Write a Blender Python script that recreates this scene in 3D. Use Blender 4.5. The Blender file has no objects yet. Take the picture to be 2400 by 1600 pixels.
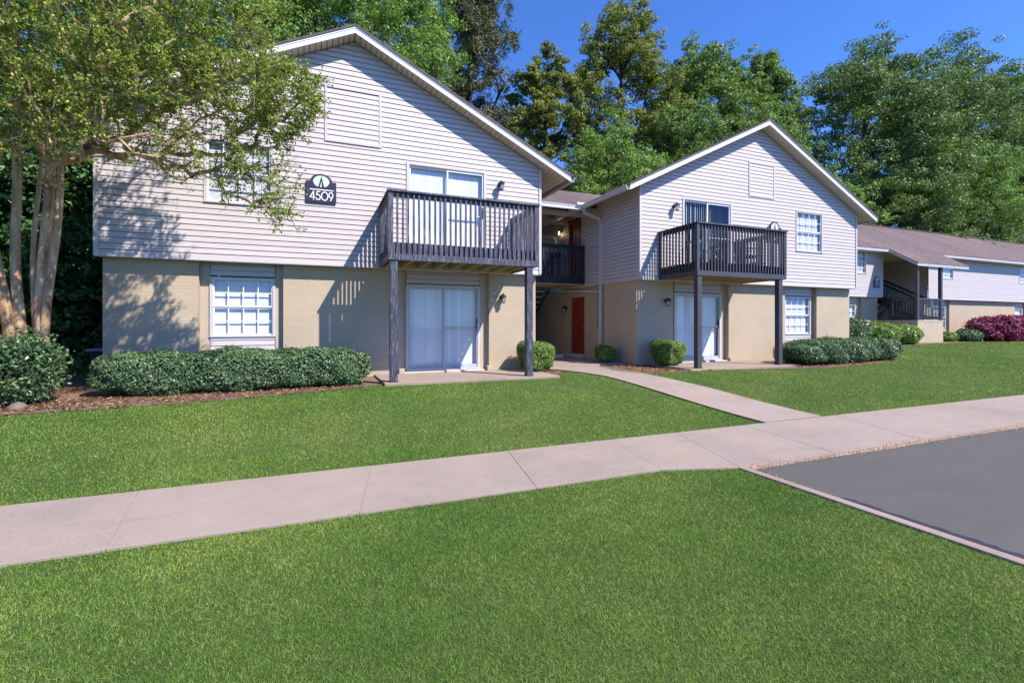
import bpy, math, random
import numpy as np
from mathutils import Vector, Matrix
R = math.radians
SC = bpy.context.scene
COL = SC.collection
rng = np.random.default_rng(7)
random.seed(7)

# ------------------------------------------------------------------ camera, sky, sun, exposure
cam = bpy.data.cameras.new('camera'); cam_o = bpy.data.objects.new('camera', cam); COL.objects.link(cam_o)
cam.sensor_width = 36.0; cam.lens = 1113.45 / 2400 * 36; cam.shift_y = -40 / 2400
cam.clip_start = 0.05; cam.clip_end = 3000
cam_o.location = (0, 0, 0); cam_o.rotation_euler = (R(90), 0, R(-22.289))
SC.camera = cam_o
SUN = Vector((1.27, -1.75, 2.37)).normalized()
w = bpy.data.worlds.new('World'); SC.world = w; w.use_nodes = True
nt = w.node_tree; bg = nt.nodes['Background']
sky = nt.nodes.new('ShaderNodeTexSky'); sky.sky_type = 'NISHITA'; sky.sun_disc = False
sky.sun_elevation = math.asin(SUN.z); sky.sun_rotation = math.atan2(SUN.x, SUN.y)
sky.air_density = 1.0; sky.dust_density = 0.2; sky.ozone_density = 4.0; sky.altitude = 300
tint = nt.nodes.new('ShaderNodeMix'); tint.data_type = 'RGBA'; tint.blend_type = 'MULTIPLY'
tint.inputs[0].default_value = 1.0; tint.inputs[7].default_value = (0.50, 0.80, 1.34, 1)
nt.links.new(sky.outputs[0], tint.inputs[6]); nt.links.new(tint.outputs[2], bg.inputs[0])
bg.inputs[1].default_value = 0.115
sl = bpy.data.lights.new('sun', 'SUN'); sl.energy = 4.9; sl.angle = R(0.53); sl.color = (1.0, 0.93, 0.84)
so = bpy.data.objects.new('sun', sl); COL.objects.link(so); so.rotation_euler = SUN.to_track_quat('Z', 'Y').to_euler()
so.location = (20, -20, 40)
SC.view_settings.view_transform = 'Standard'; SC.view_settings.look = 'None'
SC.view_settings.gamma = 1.0; SC.view_settings.exposure = 0.80
SC.render.engine = 'CYCLES'
SC.cycles.max_bounces = 6; SC.cycles.transparent_max_bounces = 12
SC.cycles.caustics_reflective = False; SC.cycles.caustics_refractive = False

# ------------------------------------------------------------------ materials
def srgb(h):
    h = h.lstrip('#'); c = [int(h[i:i+2], 16) / 255 for i in (0, 2, 4)]
    return tuple(v / 12.92 if v <= .04045 else ((v + .055) / 1.055) ** 2.4 for v in c) + (1,)
class N:
    def __init__(s, name):
        s.m = bpy.data.materials.new(name); s.m.use_nodes = True; s.t = s.m.node_tree
        s.b = s.t.nodes['Principled BSDF']; s.out = s.t.nodes['Material Output']
    def n(s, typ, **kw):
        x = s.t.nodes.new(typ)
        for k, v in kw.items():
            if k.startswith('i_'): x.inputs[k[2:].replace('_', ' ')].default_value = v
            else: setattr(x, k, v)
        return x
    def l(s, a, b): s.t.links.new(a, b)
    def coord(s, kind='Object'):
        return s.n('ShaderNodeTexCoord').outputs[kind]
    def noise(s, scale, detail=4, rough=.6, vec=None, stretch=None):
        v = vec if vec is not None else s.coord()
        if stretch:
            mp = s.n('ShaderNodeMapping'); mp.inputs['Scale'].default_value = stretch; s.l(v, mp.inputs[0]); v = mp.outputs[0]
        x = s.n('ShaderNodeTexNoise'); x.inputs['Scale'].default_value = scale
        x.inputs['Detail'].default_value = detail; x.inputs['Roughness'].default_value = rough
        s.l(v, x.inputs['Vector']); return x.outputs[0]
    def ramp(s, fac, stops):
        r = s.n('ShaderNodeValToRGB'); e = r.color_ramp.elements
        while len(e) < len(stops): e.new(.5)
        for el, (p, c) in zip(e, stops): el.position = p; el.color = c if len(c) == 4 else (*c, 1)
        s.l(fac, r.inputs[0]); return r.outputs[0]
    def mix(s, fac, a, b, mode='MIX'):
        x = s.n('ShaderNodeMix'); x.data_type = 'RGBA'; x.blend_type = mode
        for v, i in ((fac, 0), (a, 6), (b, 7)):
            if hasattr(v, 'links'): s.l(v, x.inputs[i])
            else: x.inputs[i].default_value = v
        return x.outputs[2]
    def bump(s, h, strength=.3, dist=.01, prev=None):
        x = s.n('ShaderNodeBump'); x.inputs['Strength'].default_value = strength; x.inputs['Distance'].default_value = dist
        s.l(h, x.inputs['Height'])
        if prev is not None: s.l(prev, x.inputs['Normal'])
        s.l(x.outputs[0], s.b.inputs['Normal']); return x.outputs[0]
def g(v): return (v, v, v, 1)
def sc(c, k): return (min(c[0]*k, 1), min(c[1]*k, 1), min(c[2]*k, 1), 1)
def paint(name, col, rough=.5, var=.12, scale=2.0, bump=.0, bscale=60, stretch=None, island=0):
    m = N(name)
    f = m.noise(scale, 5, .65, stretch=stretch)
    c = m.ramp(f, [(.3, sc(col, 1 - var)), (.7, sc(col, 1 + var * .5))])
    if island:
        ge = m.n('ShaderNodeNewGeometry')
        r = m.ramp(ge.outputs['Random Per Island'], [(0, g(1 - island)), (1, g(1))])
        c = m.mix(1.0, c, r, 'MULTIPLY')
    m.l(c, m.b.inputs['Base Color']); m.b.inputs['Roughness'].default_value = rough
    if bump: m.bump(m.noise(bscale, 4, .6, stretch=stretch), bump, .004)
    return m.m
M = {}
SIDING = (0.50, 0.452, 0.455, 1)
M['siding'] = paint('siding_vinyl', SIDING, .55, .07, 1.3, .15, 90, (1, 1, 6), island=.05)
M['trim'] = paint('trim_vinyl', (0.51, 0.465, 0.465, 1), .5, .05, 3)
M['white'] = paint('white_fascia', (0.80, 0.81, 0.83, 1), .4, .06, 3)
M['fascia_grey'] = paint('grey_fascia', (0.42, 0.43, 0.46, 1), .5, .12, 3)
M['frame'] = paint('window_white', (0.74, 0.75, 0.78, 1), .35, .04, 5)
M['alu'] = paint('aluminium_frame', (.42, .42, .45, 1), .35, .1, 8)
M['soffit'] = paint('soffit_vinyl', (0.54, 0.45, 0.37, 1), .6, .08, 3)
M['gutter'] = paint('gutter_metal', (0.56, 0.52, 0.51, 1), .35, .08, 4)
M['beigetrim'] = paint('beige_board', (0.44, 0.36, 0.27, 1), .6, .08, 3, .1, 40)
M['core2'] = paint('dark_gap', (.10, .08, .06, 1), .9)
M['under'] = paint('deck_underside', (0.42, 0.34, 0.20, 1), .7, .2, 4)
M['concrete_edge'] = paint('sill_concrete', (0.50, 0.45, 0.38, 1), .8, .15, 6, .3, 60)
def brick():
    m = N('painted_brick')
    uv = m.n('ShaderNodeTexCoord').outputs['UV']
    b = m.n('ShaderNodeTexBrick'); m.l(uv, b.inputs['Vector'])
    b.inputs['Scale'].default_value = 1.0; b.inputs['Mortar Size'].default_value = .007
    b.inputs['Brick Width'].default_value = .21; b.inputs['Row Height'].default_value = .0695
    b.inputs['Mortar Smooth'].default_value = .25; b.inputs['Bias'].default_value = 0
    b.inputs['Color1'].default_value = (.455, .362, .255, 1); b.inputs['Color2'].default_value = (.43, .342, .24, 1)
    b.inputs['Mortar'].default_value = (.385, .312, .232, 1)
    f = m.noise(1.1, 5, .6)
    c = m.mix(1.0, b.outputs['Color'], m.ramp(f, [(.3, g(.9)), (.7, g(1.04))]), 'MULTIPLY')
    # dirt splashed at the foot of the wall
    m.l(c, m.b.inputs['Base Color']); m.b.inputs['Roughness'].default_value = .75
    inv = m.n('ShaderNodeMath', operation='MULTIPLY_ADD'); m.l(b.outputs['Fac'], inv.inputs[0]); inv.inputs[1].default_value = -1; inv.inputs[2].default_value = 1
    p = m.bump(m.noise(35, 5, .7), .35, .006)
    m.bump(inv.outputs[0], .3, .004, p)
    return m.m
M['brick'] = brick()
def shingle():
    m = N('roof_shingle')
    uv = m.n('ShaderNodeTexCoord').outputs['UV']
    b = m.n('ShaderNodeTexBrick'); m.l(uv, b.inputs['Vector'])
    b.inputs['Scale'].default_value = 1.0; b.inputs['Mortar Size'].default_value = .006
    b.inputs['Brick Width'].default_value = .30; b.inputs['Row Height'].default_value = .13
    b.inputs['Color1'].default_value = (.158, .112, .108, 1); b.inputs['Color2'].default_value = (.108, .077, .077, 1)
    b.inputs['Mortar'].default_value = (.08, .06, .06, 1)
    f = m.noise(.45, 6, .7, stretch=(1, .35, .35)); f2 = m.noise(60, 3, .7)
    c = m.mix(1.0, b.outputs['Color'], m.ramp(f, [(.3, (.72, .70, .76, 1)), (.55, g(1)), (.75, (1.25, 1.12, 1.08, 1))]), 'MULTIPLY')
    c = m.mix(.5, c, m.ramp(f2, [(.3, g(.5)), (.7, g(1.3))]), 'MULTIPLY')
    m.l(c, m.b.inputs['Base Color']); m.b.inputs['Roughness'].default_value = .95
    m.bump(f2, .4, .006)
    return m.m
M['shingle'] = shingle()
def wood(name, base, worn, amt, seed=0):
    m = N(name)
    f = m.noise(7, 8, .75, stretch=(6, 6, .5)); c = m.ramp(f, [(amt, base), (amt + .1, worn)])
    f2 = m.noise(3, 4, .6)
    c = m.mix(1.0, c, m.ramp(f2, [(.3, g(.75)), (.7, g(1.1))]), 'MULTIPLY')
    m.l(c, m.b.inputs['Base Color']); m.b.inputs['Roughness'].default_value = .5
    m.bump(f, .4, .004); return m.m
M['rail_worn'] = wood('weathered_black_paint', (.034, .034, .052, 1), (.165, .165, .225, 1), .50)
M['rail'] = wood('dark_grey_paint', (.052, .048, .060, 1), (.08, .075, .088, 1), .6)
M['black'] = wood('black_paint', (.016, .016, .020, 1), (.03, .03, .034, 1), .6)
M['door'] = paint('rust_orange_paint', (.22, .036, .014, 1), .45, .15, 3)
M['doorframe'] = paint('rust_orange_frame', (.26, .046, .017, 1), .5, .12, 3)
M['metal_black'] = paint('black_metal', (.02, .02, .025, 1), .35, .2, 10)
M['chrome'] = paint('steel', (.5, .5, .52, 1), .3, .1, 10); M['chrome'].node_tree.nodes['Principled BSDF'].inputs['Metallic'].default_value = .9
M['blind'] = paint('blind_white', (.84, .83, .84, 1), .5, .04, 4)
M['blindv'] = paint('vertical_blind', (.88, .87, .86, 1), .5, .05, 4, island=.14)
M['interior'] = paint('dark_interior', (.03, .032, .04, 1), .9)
M['navy'] = paint('sign_navy', (.034, .034, .075, 1), .75, .1, 10); M['navy'].node_tree.nodes['Principled BSDF'].inputs['Specular IOR Level'].default_value = .2
M['signwhite'] = paint('sign_white', (.82, .83, .85, 1), .5, .03)
M['signoval'] = paint('sign_pale_green', (.50, .58, .54, 1), .6, .03)
M['teal'] = paint('teal_paint', (.01, .35, .42, 1), .3)
M['tyre'] = paint('tyre_rubber', (.015, .015, .016, 1), .7)
M['blue'] = paint('blue_plastic', (.02, .04, .42, 1), .5, .2, 8)
M['chairfab'] = paint('dark_blue_fabric', (.03, .03, .09, 1), .8)
M['ac'] = paint('grey_metal', (.22, .21, .23, 1), .5)
M['rock'] = paint('rock_stone', (.15, .115, .10, 1), .9, .3, 5, .6, 12)
def glass(name, refl=.9):
    m = N(name); t = m.t
    tr = m.n('ShaderNodeBsdfTransparent'); tr.inputs[0].default_value = (.90, .93, .97, 1)
    gl = m.n('ShaderNodeBsdfGlossy'); gl.inputs['Roughness'].default_value = .03; gl.inputs['Color'].default_value = (.85, .9, 1, 1)
    ge = m.n('ShaderNodeNewGeometry'); dt = m.n('ShaderNodeVectorMath', operation='DOT_PRODUCT'); m.l(ge.outputs['Normal'], dt.inputs[0]); m.l(ge.outputs['Incoming'], dt.inputs[1])
    ab = m.n('ShaderNodeMath', operation='ABSOLUTE'); m.l(dt.outputs['Value'], ab.inputs[0])
    om = m.n('ShaderNodeMath', operation='SUBTRACT'); om.inputs[0].default_value = 1; m.l(ab.outputs[0], om.inputs[1])
    pw = m.n('ShaderNodeMath', operation='POWER'); m.l(om.outputs[0], pw.inputs[0]); pw.inputs[1].default_value = 5
    mu = m.n('ShaderNodeMath', operation='MULTIPLY_ADD'); m.l(pw.outputs[0], mu.inputs[0]); mu.inputs[1].default_value = .9; mu.inputs[2].default_value = .055 * refl
    bp = m.n('ShaderNodeBump'); bp.inputs['Strength'].default_value = .04; bp.inputs['Distance'].default_value = .02
    m.l(m.noise(2.5, 2), bp.inputs['Height']); m.l(bp.outputs[0], gl.inputs['Normal'])
    mx = m.n('ShaderNodeMixShader'); m.l(mu.outputs[0], mx.inputs[0]); m.l(tr.outputs[0], mx.inputs[1]); m.l(gl.outputs[0], mx.inputs[2])
    m.l(mx.outputs[0], m.out.inputs[0]); return m.m
M['glass'] = glass('window_glass', .9)
M['lampglass'] = glass('lamp_glass', 1.0)
def emit(name, col, s):
    m = N(name); m.b.inputs['Emission Color'].default_value = col; m.b.inputs['Emission Strength'].default_value = s
    m.b.inputs['Base Color'].default_value = col; return m.m
M['bulb'] = emit('lit_bulb', (1, .72, .38, 1), 25)
def leafmat(name, stops, rough=.5, trans=.35, spec=.4, patch=None):
    m = N(name); ge = m.n('ShaderNodeNewGeometry')
    c = m.ramp(ge.outputs['Random Per Island'], stops)
    if patch:
        f = m.noise(patch, 3, .5); c = m.mix(1.0, c, m.ramp(f, [(.35, (.78, .82, .9, 1)), (.65, (1.2, 1.12, .95, 1))]), 'MULTIPLY')
    m.l(c, m.b.inputs['Base Color']); m.b.inputs['Roughness'].default_value = rough
    m.b.inputs['Specular IOR Level'].default_value = spec * .6
    tl = m.n('ShaderNodeBsdfTranslucent'); c2 = m.mix(1.0, c, (1.2, 1.25, .65, 1), 'MULTIPLY'); m.l(c2, tl.inputs[0])
    mx = m.n('ShaderNodeMixShader'); mx.inputs[0].default_value = trans
    m.l(m.b.outputs[0], mx.inputs[1]); m.l(tl.outputs[0], mx.inputs[2]); m.l(mx.outputs[0], m.out.inputs[0])
    return m.m
M['lf_myrtle'] = leafmat('myrtle_leaf', [(0, (.13, .20, .035, 1)), (.5, (.24, .35, .06, 1)), (.88, (.40, .48, .10, 1)), (1, (.52, .36, .13, 1))], .5, .35, .3)
M['lf_hedge'] = leafmat('holly_leaf', [(0, (.05, .09, .04, 1)), (.6, (.10, .175, .075, 1)), (1, (.20, .30, .13, 1))], .38, .15, .5)
M['lf_box'] = leafmat('boxwood_leaf', [(0, (.09, .16, .03, 1)), (.6, (.19, .30, .06, 1)), (1, (.32, .44, .11, 1))], .35, .25)
M['lf_burg'] = leafmat('burgundy_leaf', [(0, (.10, .012, .035, 1)), (.6, (.26, .03, .09, 1)), (1, (.46, .09, .20, 1))], .4, .25)
M['lf_light'] = leafmat('light_green_leaf', [(0, (.085, .165, .045, 1)), (.5, (.16, .275, .07, 1)), (1, (.28, .41, .13, 1))], .5, .4, patch=.35)
M['lf_mid'] = leafmat('mid_green_leaf', [(0, (.07, .14, .04, 1)), (.5, (.14, .235, .065, 1)), (1, (.25, .36, .12, 1))], .5, .3, patch=.3)
M['lf_deep'] = leafmat('oak_leaf', [(0, (.06, .115, .035, 1)), (.5, (.12, .20, .06, 1)), (.95, (.21, .30, .105, 1)), (1, (.28, .35, .17, 1))], .5, .25, .4, patch=.3)
M['lf_olive'] = leafmat('olive_leaf', [(0, (.09, .13, .035, 1)), (.5, (.175, .215, .055, 1)), (1, (.29, .31, .09, 1))], .5, .35, patch=.35)
M['lf_pine'] = leafmat('pine_needle', [(0, (.05, .065, .035, 1)), (.6, (.12, .14, .07, 1)), (1, (.25, .23, .13, 1))], .5, .15, patch=.4)
M['lf_dark'] = leafmat('privet_leaf', [(0, (.03, .075, .025, 1)), (.6, (.06, .15, .045, 1)), (1, (.13, .25, .075, 1))], .5, .25, .5)
M['bark'] = paint('tree_bark', (.075, .055, .042, 1), .9, .4, 3, .5, 20, (3, 3, .7))
M['bark_dark'] = paint('dark_bark', (.03, .024, .022, 1), .9, .4, 3, .5, 20, (3, 3, .7))
def myrtle_bark():
    m = N('crape_myrtle_bark')
    f = m.noise(3.2, 5, .6, stretch=(2.2, 2.2, .6))
    c = m.ramp(f, [(.3, (.20, .115, .06, 1)), (.47, (.38, .235, .125, 1)), (.62, (.50, .345, .205, 1)), (.8, (.52, .41, .30, 1))])
    m.l(c, m.b.inputs['Base Color']); m.b.inputs['Roughness'].default_value = .6
    m.bump(f, .3, .02); return m.m
M['bark_myrtle'] = myrtle_bark()
M['twig'] = paint('twig_bark', (.16, .11, .075, 1), .8, .3, 5)
M['core'] = paint('hedge_core_dark', (.012, .018, .008, 1), 1.0)  # near-black colour for the solid core added inside hedges
def ground_mat():
    m = N('lawn_soil')
    f = m.noise(.55, 5, .6); f2 = m.noise(28, 5, .75); f3 = m.noise(120, 2, .6)
    c = m.ramp(f, [(.3, (.06, .095, .022, 1)), (.6, (.09, .13, .035, 1)), (.8, (.13, .16, .05, 1))])
    c = m.mix(.75, c, m.ramp(f2, [(.3, g(.5)), (.7, g(1.45))]), 'MULTIPLY')
    c = m.mix(.5, c, m.ramp(f3, [(.3, g(.5)), (.7, g(1.4))]), 'MULTIPLY')
    m.l(c, m.b.inputs['Base Color']); m.b.inputs['Roughness'].default_value = .95
    m.b.inputs['Specular IOR Level'].default_value = .1
    p = m.bump(f3, .8, .02); m.bump(f2, .6, .04, p); return m.m
M['ground'] = ground_mat()
def grass_mat():
    m = N('grass_blade'); ge = m.n('ShaderNodeNewGeometry')
    c = m.ramp(ge.outputs['Random Per Island'], [(0, (.065, .14, .02, 1)), (.3, (.14, .26, .038, 1)), (.8, (.245, .395, .075, 1)), (.94, (.29, .37, .11, 1)), (1, (.38, .37, .18, 1))])
    f = m.noise(.5, 5, .62); f2 = m.noise(2.6, 4, .6)
    c = m.mix(.9, c, m.ramp(f, [(.3, (.62, .76, .68, 1)), (.48, g(1)), (.66, (1.55, 1.24, 1.3, 1))]), 'MULTIPLY')
    c = m.mix(.8, c, m.ramp(f2, [(.3, (.75, .83, .75, 1)), (.7, (1.22, 1.1, 1.2, 1))]), 'MULTIPLY')
    m.l(c, m.b.inputs['Base Color']); m.b.inputs['Roughness'].default_value = .55; m.b.inputs['Specular IOR Level'].default_value = .12
    tl = m.n('ShaderNodeBsdfTranslucent'); m.l(c, tl.inputs[0]); mx = m.n('ShaderNodeMixShader'); mx.inputs[0].default_value = .3
    m.l(m.b.outputs[0], mx.inputs[1]); m.l(tl.outputs[0], mx.inputs[2]); m.l(mx.outputs[0], m.out.inputs[0]); return m.m
M['grass'] = grass_mat()
def concrete(name, base, speck=.5, stains=True):
    m = N(name)
    f = m.noise(.8, 6, .65); f2 = m.noise(130, 3, .7); f3 = m.noise(9, 5, .7)
    c = m.ramp(f, [(.25, sc(base, .82)), (.5, base), (.75, sc(base, 1.1))])
    c = m.mix(speck, c, m.ramp(f2, [(.38, g(.72)), (.5, g(1)), (.66, g(1.35))]), 'MULTIPLY')
    c = m.mix(.5, c, m.ramp(f3, [(.3, g(.86)), (.7, g(1.08))]), 'MULTIPLY')
    if stains:
        s = m.noise(1.7, 5, .7); mm = m.ramp(s, [(.57, g(0)), (.72, g(.55))])
        c = m.mix(mm, c, (.34, .20, .12, 1))
        s2 = m.noise(.9, 6, .75, stretch=(1, 2.5, 1)); c = m.mix(m.ramp(s2, [(.55, g(0)), (.7, g(.4))]), c, sc(base, .6))
    m.l(c, m.b.inputs['Base Color']); m.b.inputs['Roughness'].default_value = .85
    m.bump(f2, .3, .004); return m.m
M['walk'] = concrete('sidewalk_concrete', (.290, .230, .196, 1), .8)
M['patio'] = concrete('patio_concrete', (.29, .22, .18, 1), .5)
def aggregate():
    m = N('exposed_aggregate')
    v = m.n('ShaderNodeTexVoronoi'); v.inputs['Scale'].default_value = 95; m.l(m.coord(), v.inputs['Vector'])
    c = m.ramp(m.n('ShaderNodeSeparateColor').outputs[0], [(0, g(0)), (1, g(1))]) if False else v.outputs['Color']
    sp = m.n('ShaderNodeSeparateColor'); m.l(v.outputs['Color'], sp.inputs[0])
    c = m.ramp(sp.outputs[0], [(0, (.08, .045, .025, 1)), (.4, (.19, .105, .06, 1)), (.75, (.28, .18, .12, 1)), (1, (.45, .37, .31, 1))])
    m.l(c, m.b.inputs['Base Color']); m.b.inputs['Roughness'].default_value = .8
    m.bump(v.outputs['Distance'], .7, .01); return m.m
M['aggregate'] = aggregate()
def asphalt():
    m = N('sealed_asphalt')
    f = m.noise(.5, 5, .6, stretch=(1, 3, 1)); f2 = m.noise(170, 3, .7); f3 = m.noise(4, 4, .6, stretch=(.4, 2, 1))
    c = m.ramp(f, [(.3, (.072, .067, .061, 1)), (.7, (.086, .080, .073, 1))])
    c = m.mix(.35, c, m.ramp(f2, [(.3, g(.7)), (.7, g(1.25))]), 'MULTIPLY')
    c = m.mix(.5, c, m.ramp(f3, [(.3, g(.92)), (.7, g(1.06))]), 'MULTIPLY')
    m.l(c, m.b.inputs['Base Color']); m.b.inputs['Roughness'].default_value = .9; m.bump(f2, .35, .004); return m.m
M['asphalt'] = asphalt()
M['sealer'] = paint('black_sealer', (.03, .03, .045, 1), .45, .4, 20, .5, 60)
def mulch():
    m = N('pine_mulch')
    f = m.noise(40, 6, .8, stretch=(.35, 1.2, 1)); f2 = m.noise(2, 4, .6)
    c = m.ramp(f, [(.25, (.06, .034, .025, 1)), (.5, (.20, .125, .088, 1)), (.75, (.38, .28, .21, 1))])
    c = m.mix(.6, c, m.ramp(f2, [(.3, g(.75)), (.7, g(1.2))]), 'MULTIPLY')
    m.l(c, m.b.inputs['Base Color']); m.b.inputs['Roughness'].default_value = .95; m.bump(f, 1.0, .03); return m.m
M['mulch'] = mulch()
M['litter'] = leafmat('pine_straw', [(0, (.10, .04, .02, 1)), (.5, (.25, .13, .07, 1)), (1, (.45, .30, .2, 1))], .8, .1)

# ------------------------------------------------------------------ mesh helpers
def tag(o, label=None, cat=None, group=None, kind=None):
    if label: o['label'] = label
    if cat: o['category'] = cat
    if group: o['group'] = group
    if kind: o['kind'] = kind
    return o
def empty(name, loc, label, cat, rz=0, group=None):
    o = bpy.data.objects.new(name, None); COL.objects.link(o); o.location = loc; o.rotation_euler = (0, 0, rz)
    o.empty_display_size = .2
    return tag(o, label, cat, group)
def root_loc(p):
    while p.parent: p = p.parent
    return Vector(p.location)
class MB:
    """collects shapes, builds ONE mesh object; world coordinates, re-based on the thing's root"""
    def __init__(s): s.v = []; s.f = []
    def quad(s, *p):
        i = len(s.v); s.v += [tuple(q) for q in p]; s.f.append(tuple(range(i, i + len(p)))); return s
    def box(s, x0, x1, y0, y1, z0, z1):
        if x0 > x1: x0, x1 = x1, x0
        if y0 > y1: y0, y1 = y1, y0
        if z0 > z1: z0, z1 = z1, z0
        i = len(s.v)
        s.v += [(x, y, z) for z in (z0, z1) for y in (y0, y1) for x in (x0, x1)]
        for f in ((0, 2, 3, 1), (4, 5, 7, 6), (0, 1, 5, 4), (2, 6, 7, 3), (0, 4, 6, 2), (1, 3, 7, 5)):
            s.f.append(tuple(i + k for k in f))
        return s
    def hexa(s, p):      # 8 points: bottom ring 0-3, top ring 4-7
        i = len(s.v); s.v += [tuple(q) for q in p]
        for f in ((3, 2, 1, 0), (4, 5, 6, 7), (0, 1, 5, 4), (1, 2, 6, 5), (2, 3, 7, 6), (3, 0, 4, 7)):
            s.f.append(tuple(i + k for k in f))
        return s
    def bar(s, a, b, wx, wy, up=(0, 0, 1)):
        a = Vector(a); b = Vector(b); d = (b - a).normalized(); u = Vector(up)
        sx = d.cross(u)
        if sx.length < 1e-4: sx = Vector((1, 0, 0))
        sx.normalize(); sy = sx.cross(d).normalized()
        r = [(-wx / 2, -wy / 2), (wx / 2, -wy / 2), (wx / 2, wy / 2), (-wx / 2, wy / 2)]
        return s.hexa([a + sx * p + sy * q for p, q in r] + [b + sx * p + sy * q for p, q in r])
    def prism(s, pts, off):   # polygon extruded by vector off
        i = len(s.v); n = len(pts); o = Vector(off)
        s.v += [tuple(p) for p in pts] + [tuple(Vector(p) + o) for p in pts]
        s.f.append(tuple(range(i, i + n))); s.f.append(tuple(range(i + 2 * n - 1, i + n - 1, -1)))
        for k in range(n): s.f.append((i + k, i + (k + 1) % n, i + n + (k + 1) % n, i + n + k))
        return s
    def tube(s, pts, rad, n=8, cap=True):
        pts = [Vector(p) for p in pts]
        if not hasattr(rad, '__len__'): rad = [rad] * len(pts)
        i0 = len(s.v); up = Vector((0, 0, 1))
        for k, p in enumerate(pts):
            d = (pts[min(k + 1, len(pts) - 1)] - pts[max(k - 1, 0)]).normalized()
            a = d.cross(up)
            if a.length < .05: a = d.cross(Vector((1, 0, 0)))
            a.normalize(); b = d.cross(a)
            for j in range(n):
                t = 2 * math.pi * j / n; s.v.append(tuple(p + (a * math.cos(t) + b * math.sin(t)) * rad[k]))
        for k in range(len(pts) - 1):
            for j in range(n):
                a0 = i0 + k * n + j; a1 = i0 + k * n + (j + 1) % n
                s.f.append((a0, a1, a1 + n, a0 + n))
        if cap: s.f.append(tuple(i0 + j for j in range(n))[::-1]); s.f.append(tuple(i0 + (len(pts) - 1) * n + j for j in range(n)))
        return s
    def lathe(s, c, prof, n=16, axis='z'):
        i0 = len(s.v)
        for r, h in prof:
            for j in range(n):
                t = 2 * math.pi * j / n; a, b = r * math.cos(t), r * math.sin(t)
                s.v.append((c[0] + a, c[1] + b, c[2] + h) if axis == 'z' else (c[0] + a, c[1] + h, c[2] + b) if axis == 'y' else (c[0] + h, c[1] + a, c[2] + b))
        for k in range(len(prof) - 1):
            for j in range(n):
                a0 = i0 + k * n + j; a1 = i0 + k * n + (j + 1) % n; s.f.append((a0, a1, a1 + n, a0 + n))
        return s
    def build(s, name, mat, parent=None, smooth=False, base=None, bevel=0):
        me = bpy.data.meshes.new(name)
        b = root_loc(parent) if parent is not None else Vector(base if base else (0, 0, 0))
        v = [(p[0] - b.x, p[1] - b.y, p[2] - b.z) for p in s.v]
        me.from_pydata(v, [], s.f); me.materials.append(M[mat] if isinstance(mat, str) else mat)
        uv = me.uv_layers.new(name='uv')
        co = np.array(s.v); 
        for p in me.polygons:
            nx, ny, nz = (abs(k) for k in p.normal)
            for li in p.loop_indices:
                q = co[me.loops[li].vertex_index]
                if nz > .98: u = (q[0], q[1])
                elif nx > ny: u = (q[1], q[2]) if nz < .5 else (q[1], q[0] * 1.1)
                else: u = (q[0], q[2]) if nz < .5 else (q[0], q[1] * 1.1)
                uv.data[li].uv = u
        if smooth: me.shade_smooth()
        o = bpy.data.objects.new(name, me); COL.objects.link(o)
        if parent is not None: o.parent = parent
        else: o.location = b
        if bevel:
            bv = o.modifiers.new('b', 'BEVEL'); bv.width = bevel; bv.segments = 2; bv.limit_method = 'ANGLE'
        return o
def npmesh(name, V, nper, mat, parent=None, base=(0, 0, 0), smooth=False):
    """V (k*nper,3): k separate polygons of nper verts"""
    b = root_loc(parent) if parent is not None else Vector(base)
    V = V - np.array(b); k = len(V) // nper
    me = bpy.data.meshes.new(name); me.vertices.add(len(V)); me.vertices.foreach_set('co', V.astype(np.float32).ravel())
    me.loops.add(len(V)); me.loops.foreach_set('vertex_index', np.arange(len(V), dtype=np.int32))
    me.polygons.add(k); me.polygons.foreach_set('loop_start', np.arange(0, len(V), nper, dtype=np.int32))
    me.polygons.foreach_set('loop_total', np.full(k, nper, dtype=np.int32))
    me.update(calc_edges=True); me.materials.append(M[mat])
    o = bpy.data.objects.new(name, me); COL.objects.link(o)
    if parent is not None: o.parent = parent
    else: o.location = b
    return o

# ------------------------------------------------------------------ terrain
def sst(a, b, x):
    t = np.clip((x - a) / (b - a), 0, 1); return t * t * (3 - 2 * t)
def T(x, y):
    x = np.asarray(x, float); y = np.asarray(y, float)
    z = -1.5 + .33 * (.6 * np.clip((y - 5.25) / 3.95, 0, 1) + .4 * sst(5.25, 9.2, y)) + .27 * sst(15, 30, x) * sst(6, 14.5, y)
    z = z + .5 * sst(24, 60, y)
    return z
def in_asphalt(x, y): return (x > 4.25) & (y < 3.62)
def frange(a, b, s): return list(np.arange(a, b, s))
xs = [-300, -150, -80, -50, -30, -20, -14] + frange(-10, 4.0, .5) + [4.09, 4.11] + frange(4.5, 20, .5) + frange(20, 60, 2) + [70, 90, 130, 200, 350]
ys = [-300, -120, -60, -30, -15, -8, -4, -2] + frange(-1, 3.5, .5) + [3.80, 3.82] + frange(4, 12, .25) + frange(12, 30, 1) + [35, 45, 60, 90, 150, 350]
gm = MB()
X, Yg = np.meshgrid(xs, ys); Z = T(X, Yg) - .02
Z = np.where((X > 4.1) & (Yg < 3.81), -1.75, Z)
Z = np.where((X > 5.32) & (X < 8.36) & (Yg > 11), -1.45, Z)
nx = len(xs)
gm.v = [(float(a), float(b), float(c)) for a, b, c in zip(X.ravel(), Yg.ravel(), Z.ravel())]
for j in range(len(ys) - 1):
    for i in range(nx - 1):
        a = j * nx + i; gm.f.append((a, a + 1, a + 1 + nx, a + nx))
tag(gm.build('ground', 'ground', smooth=True), kind='structure')

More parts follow.
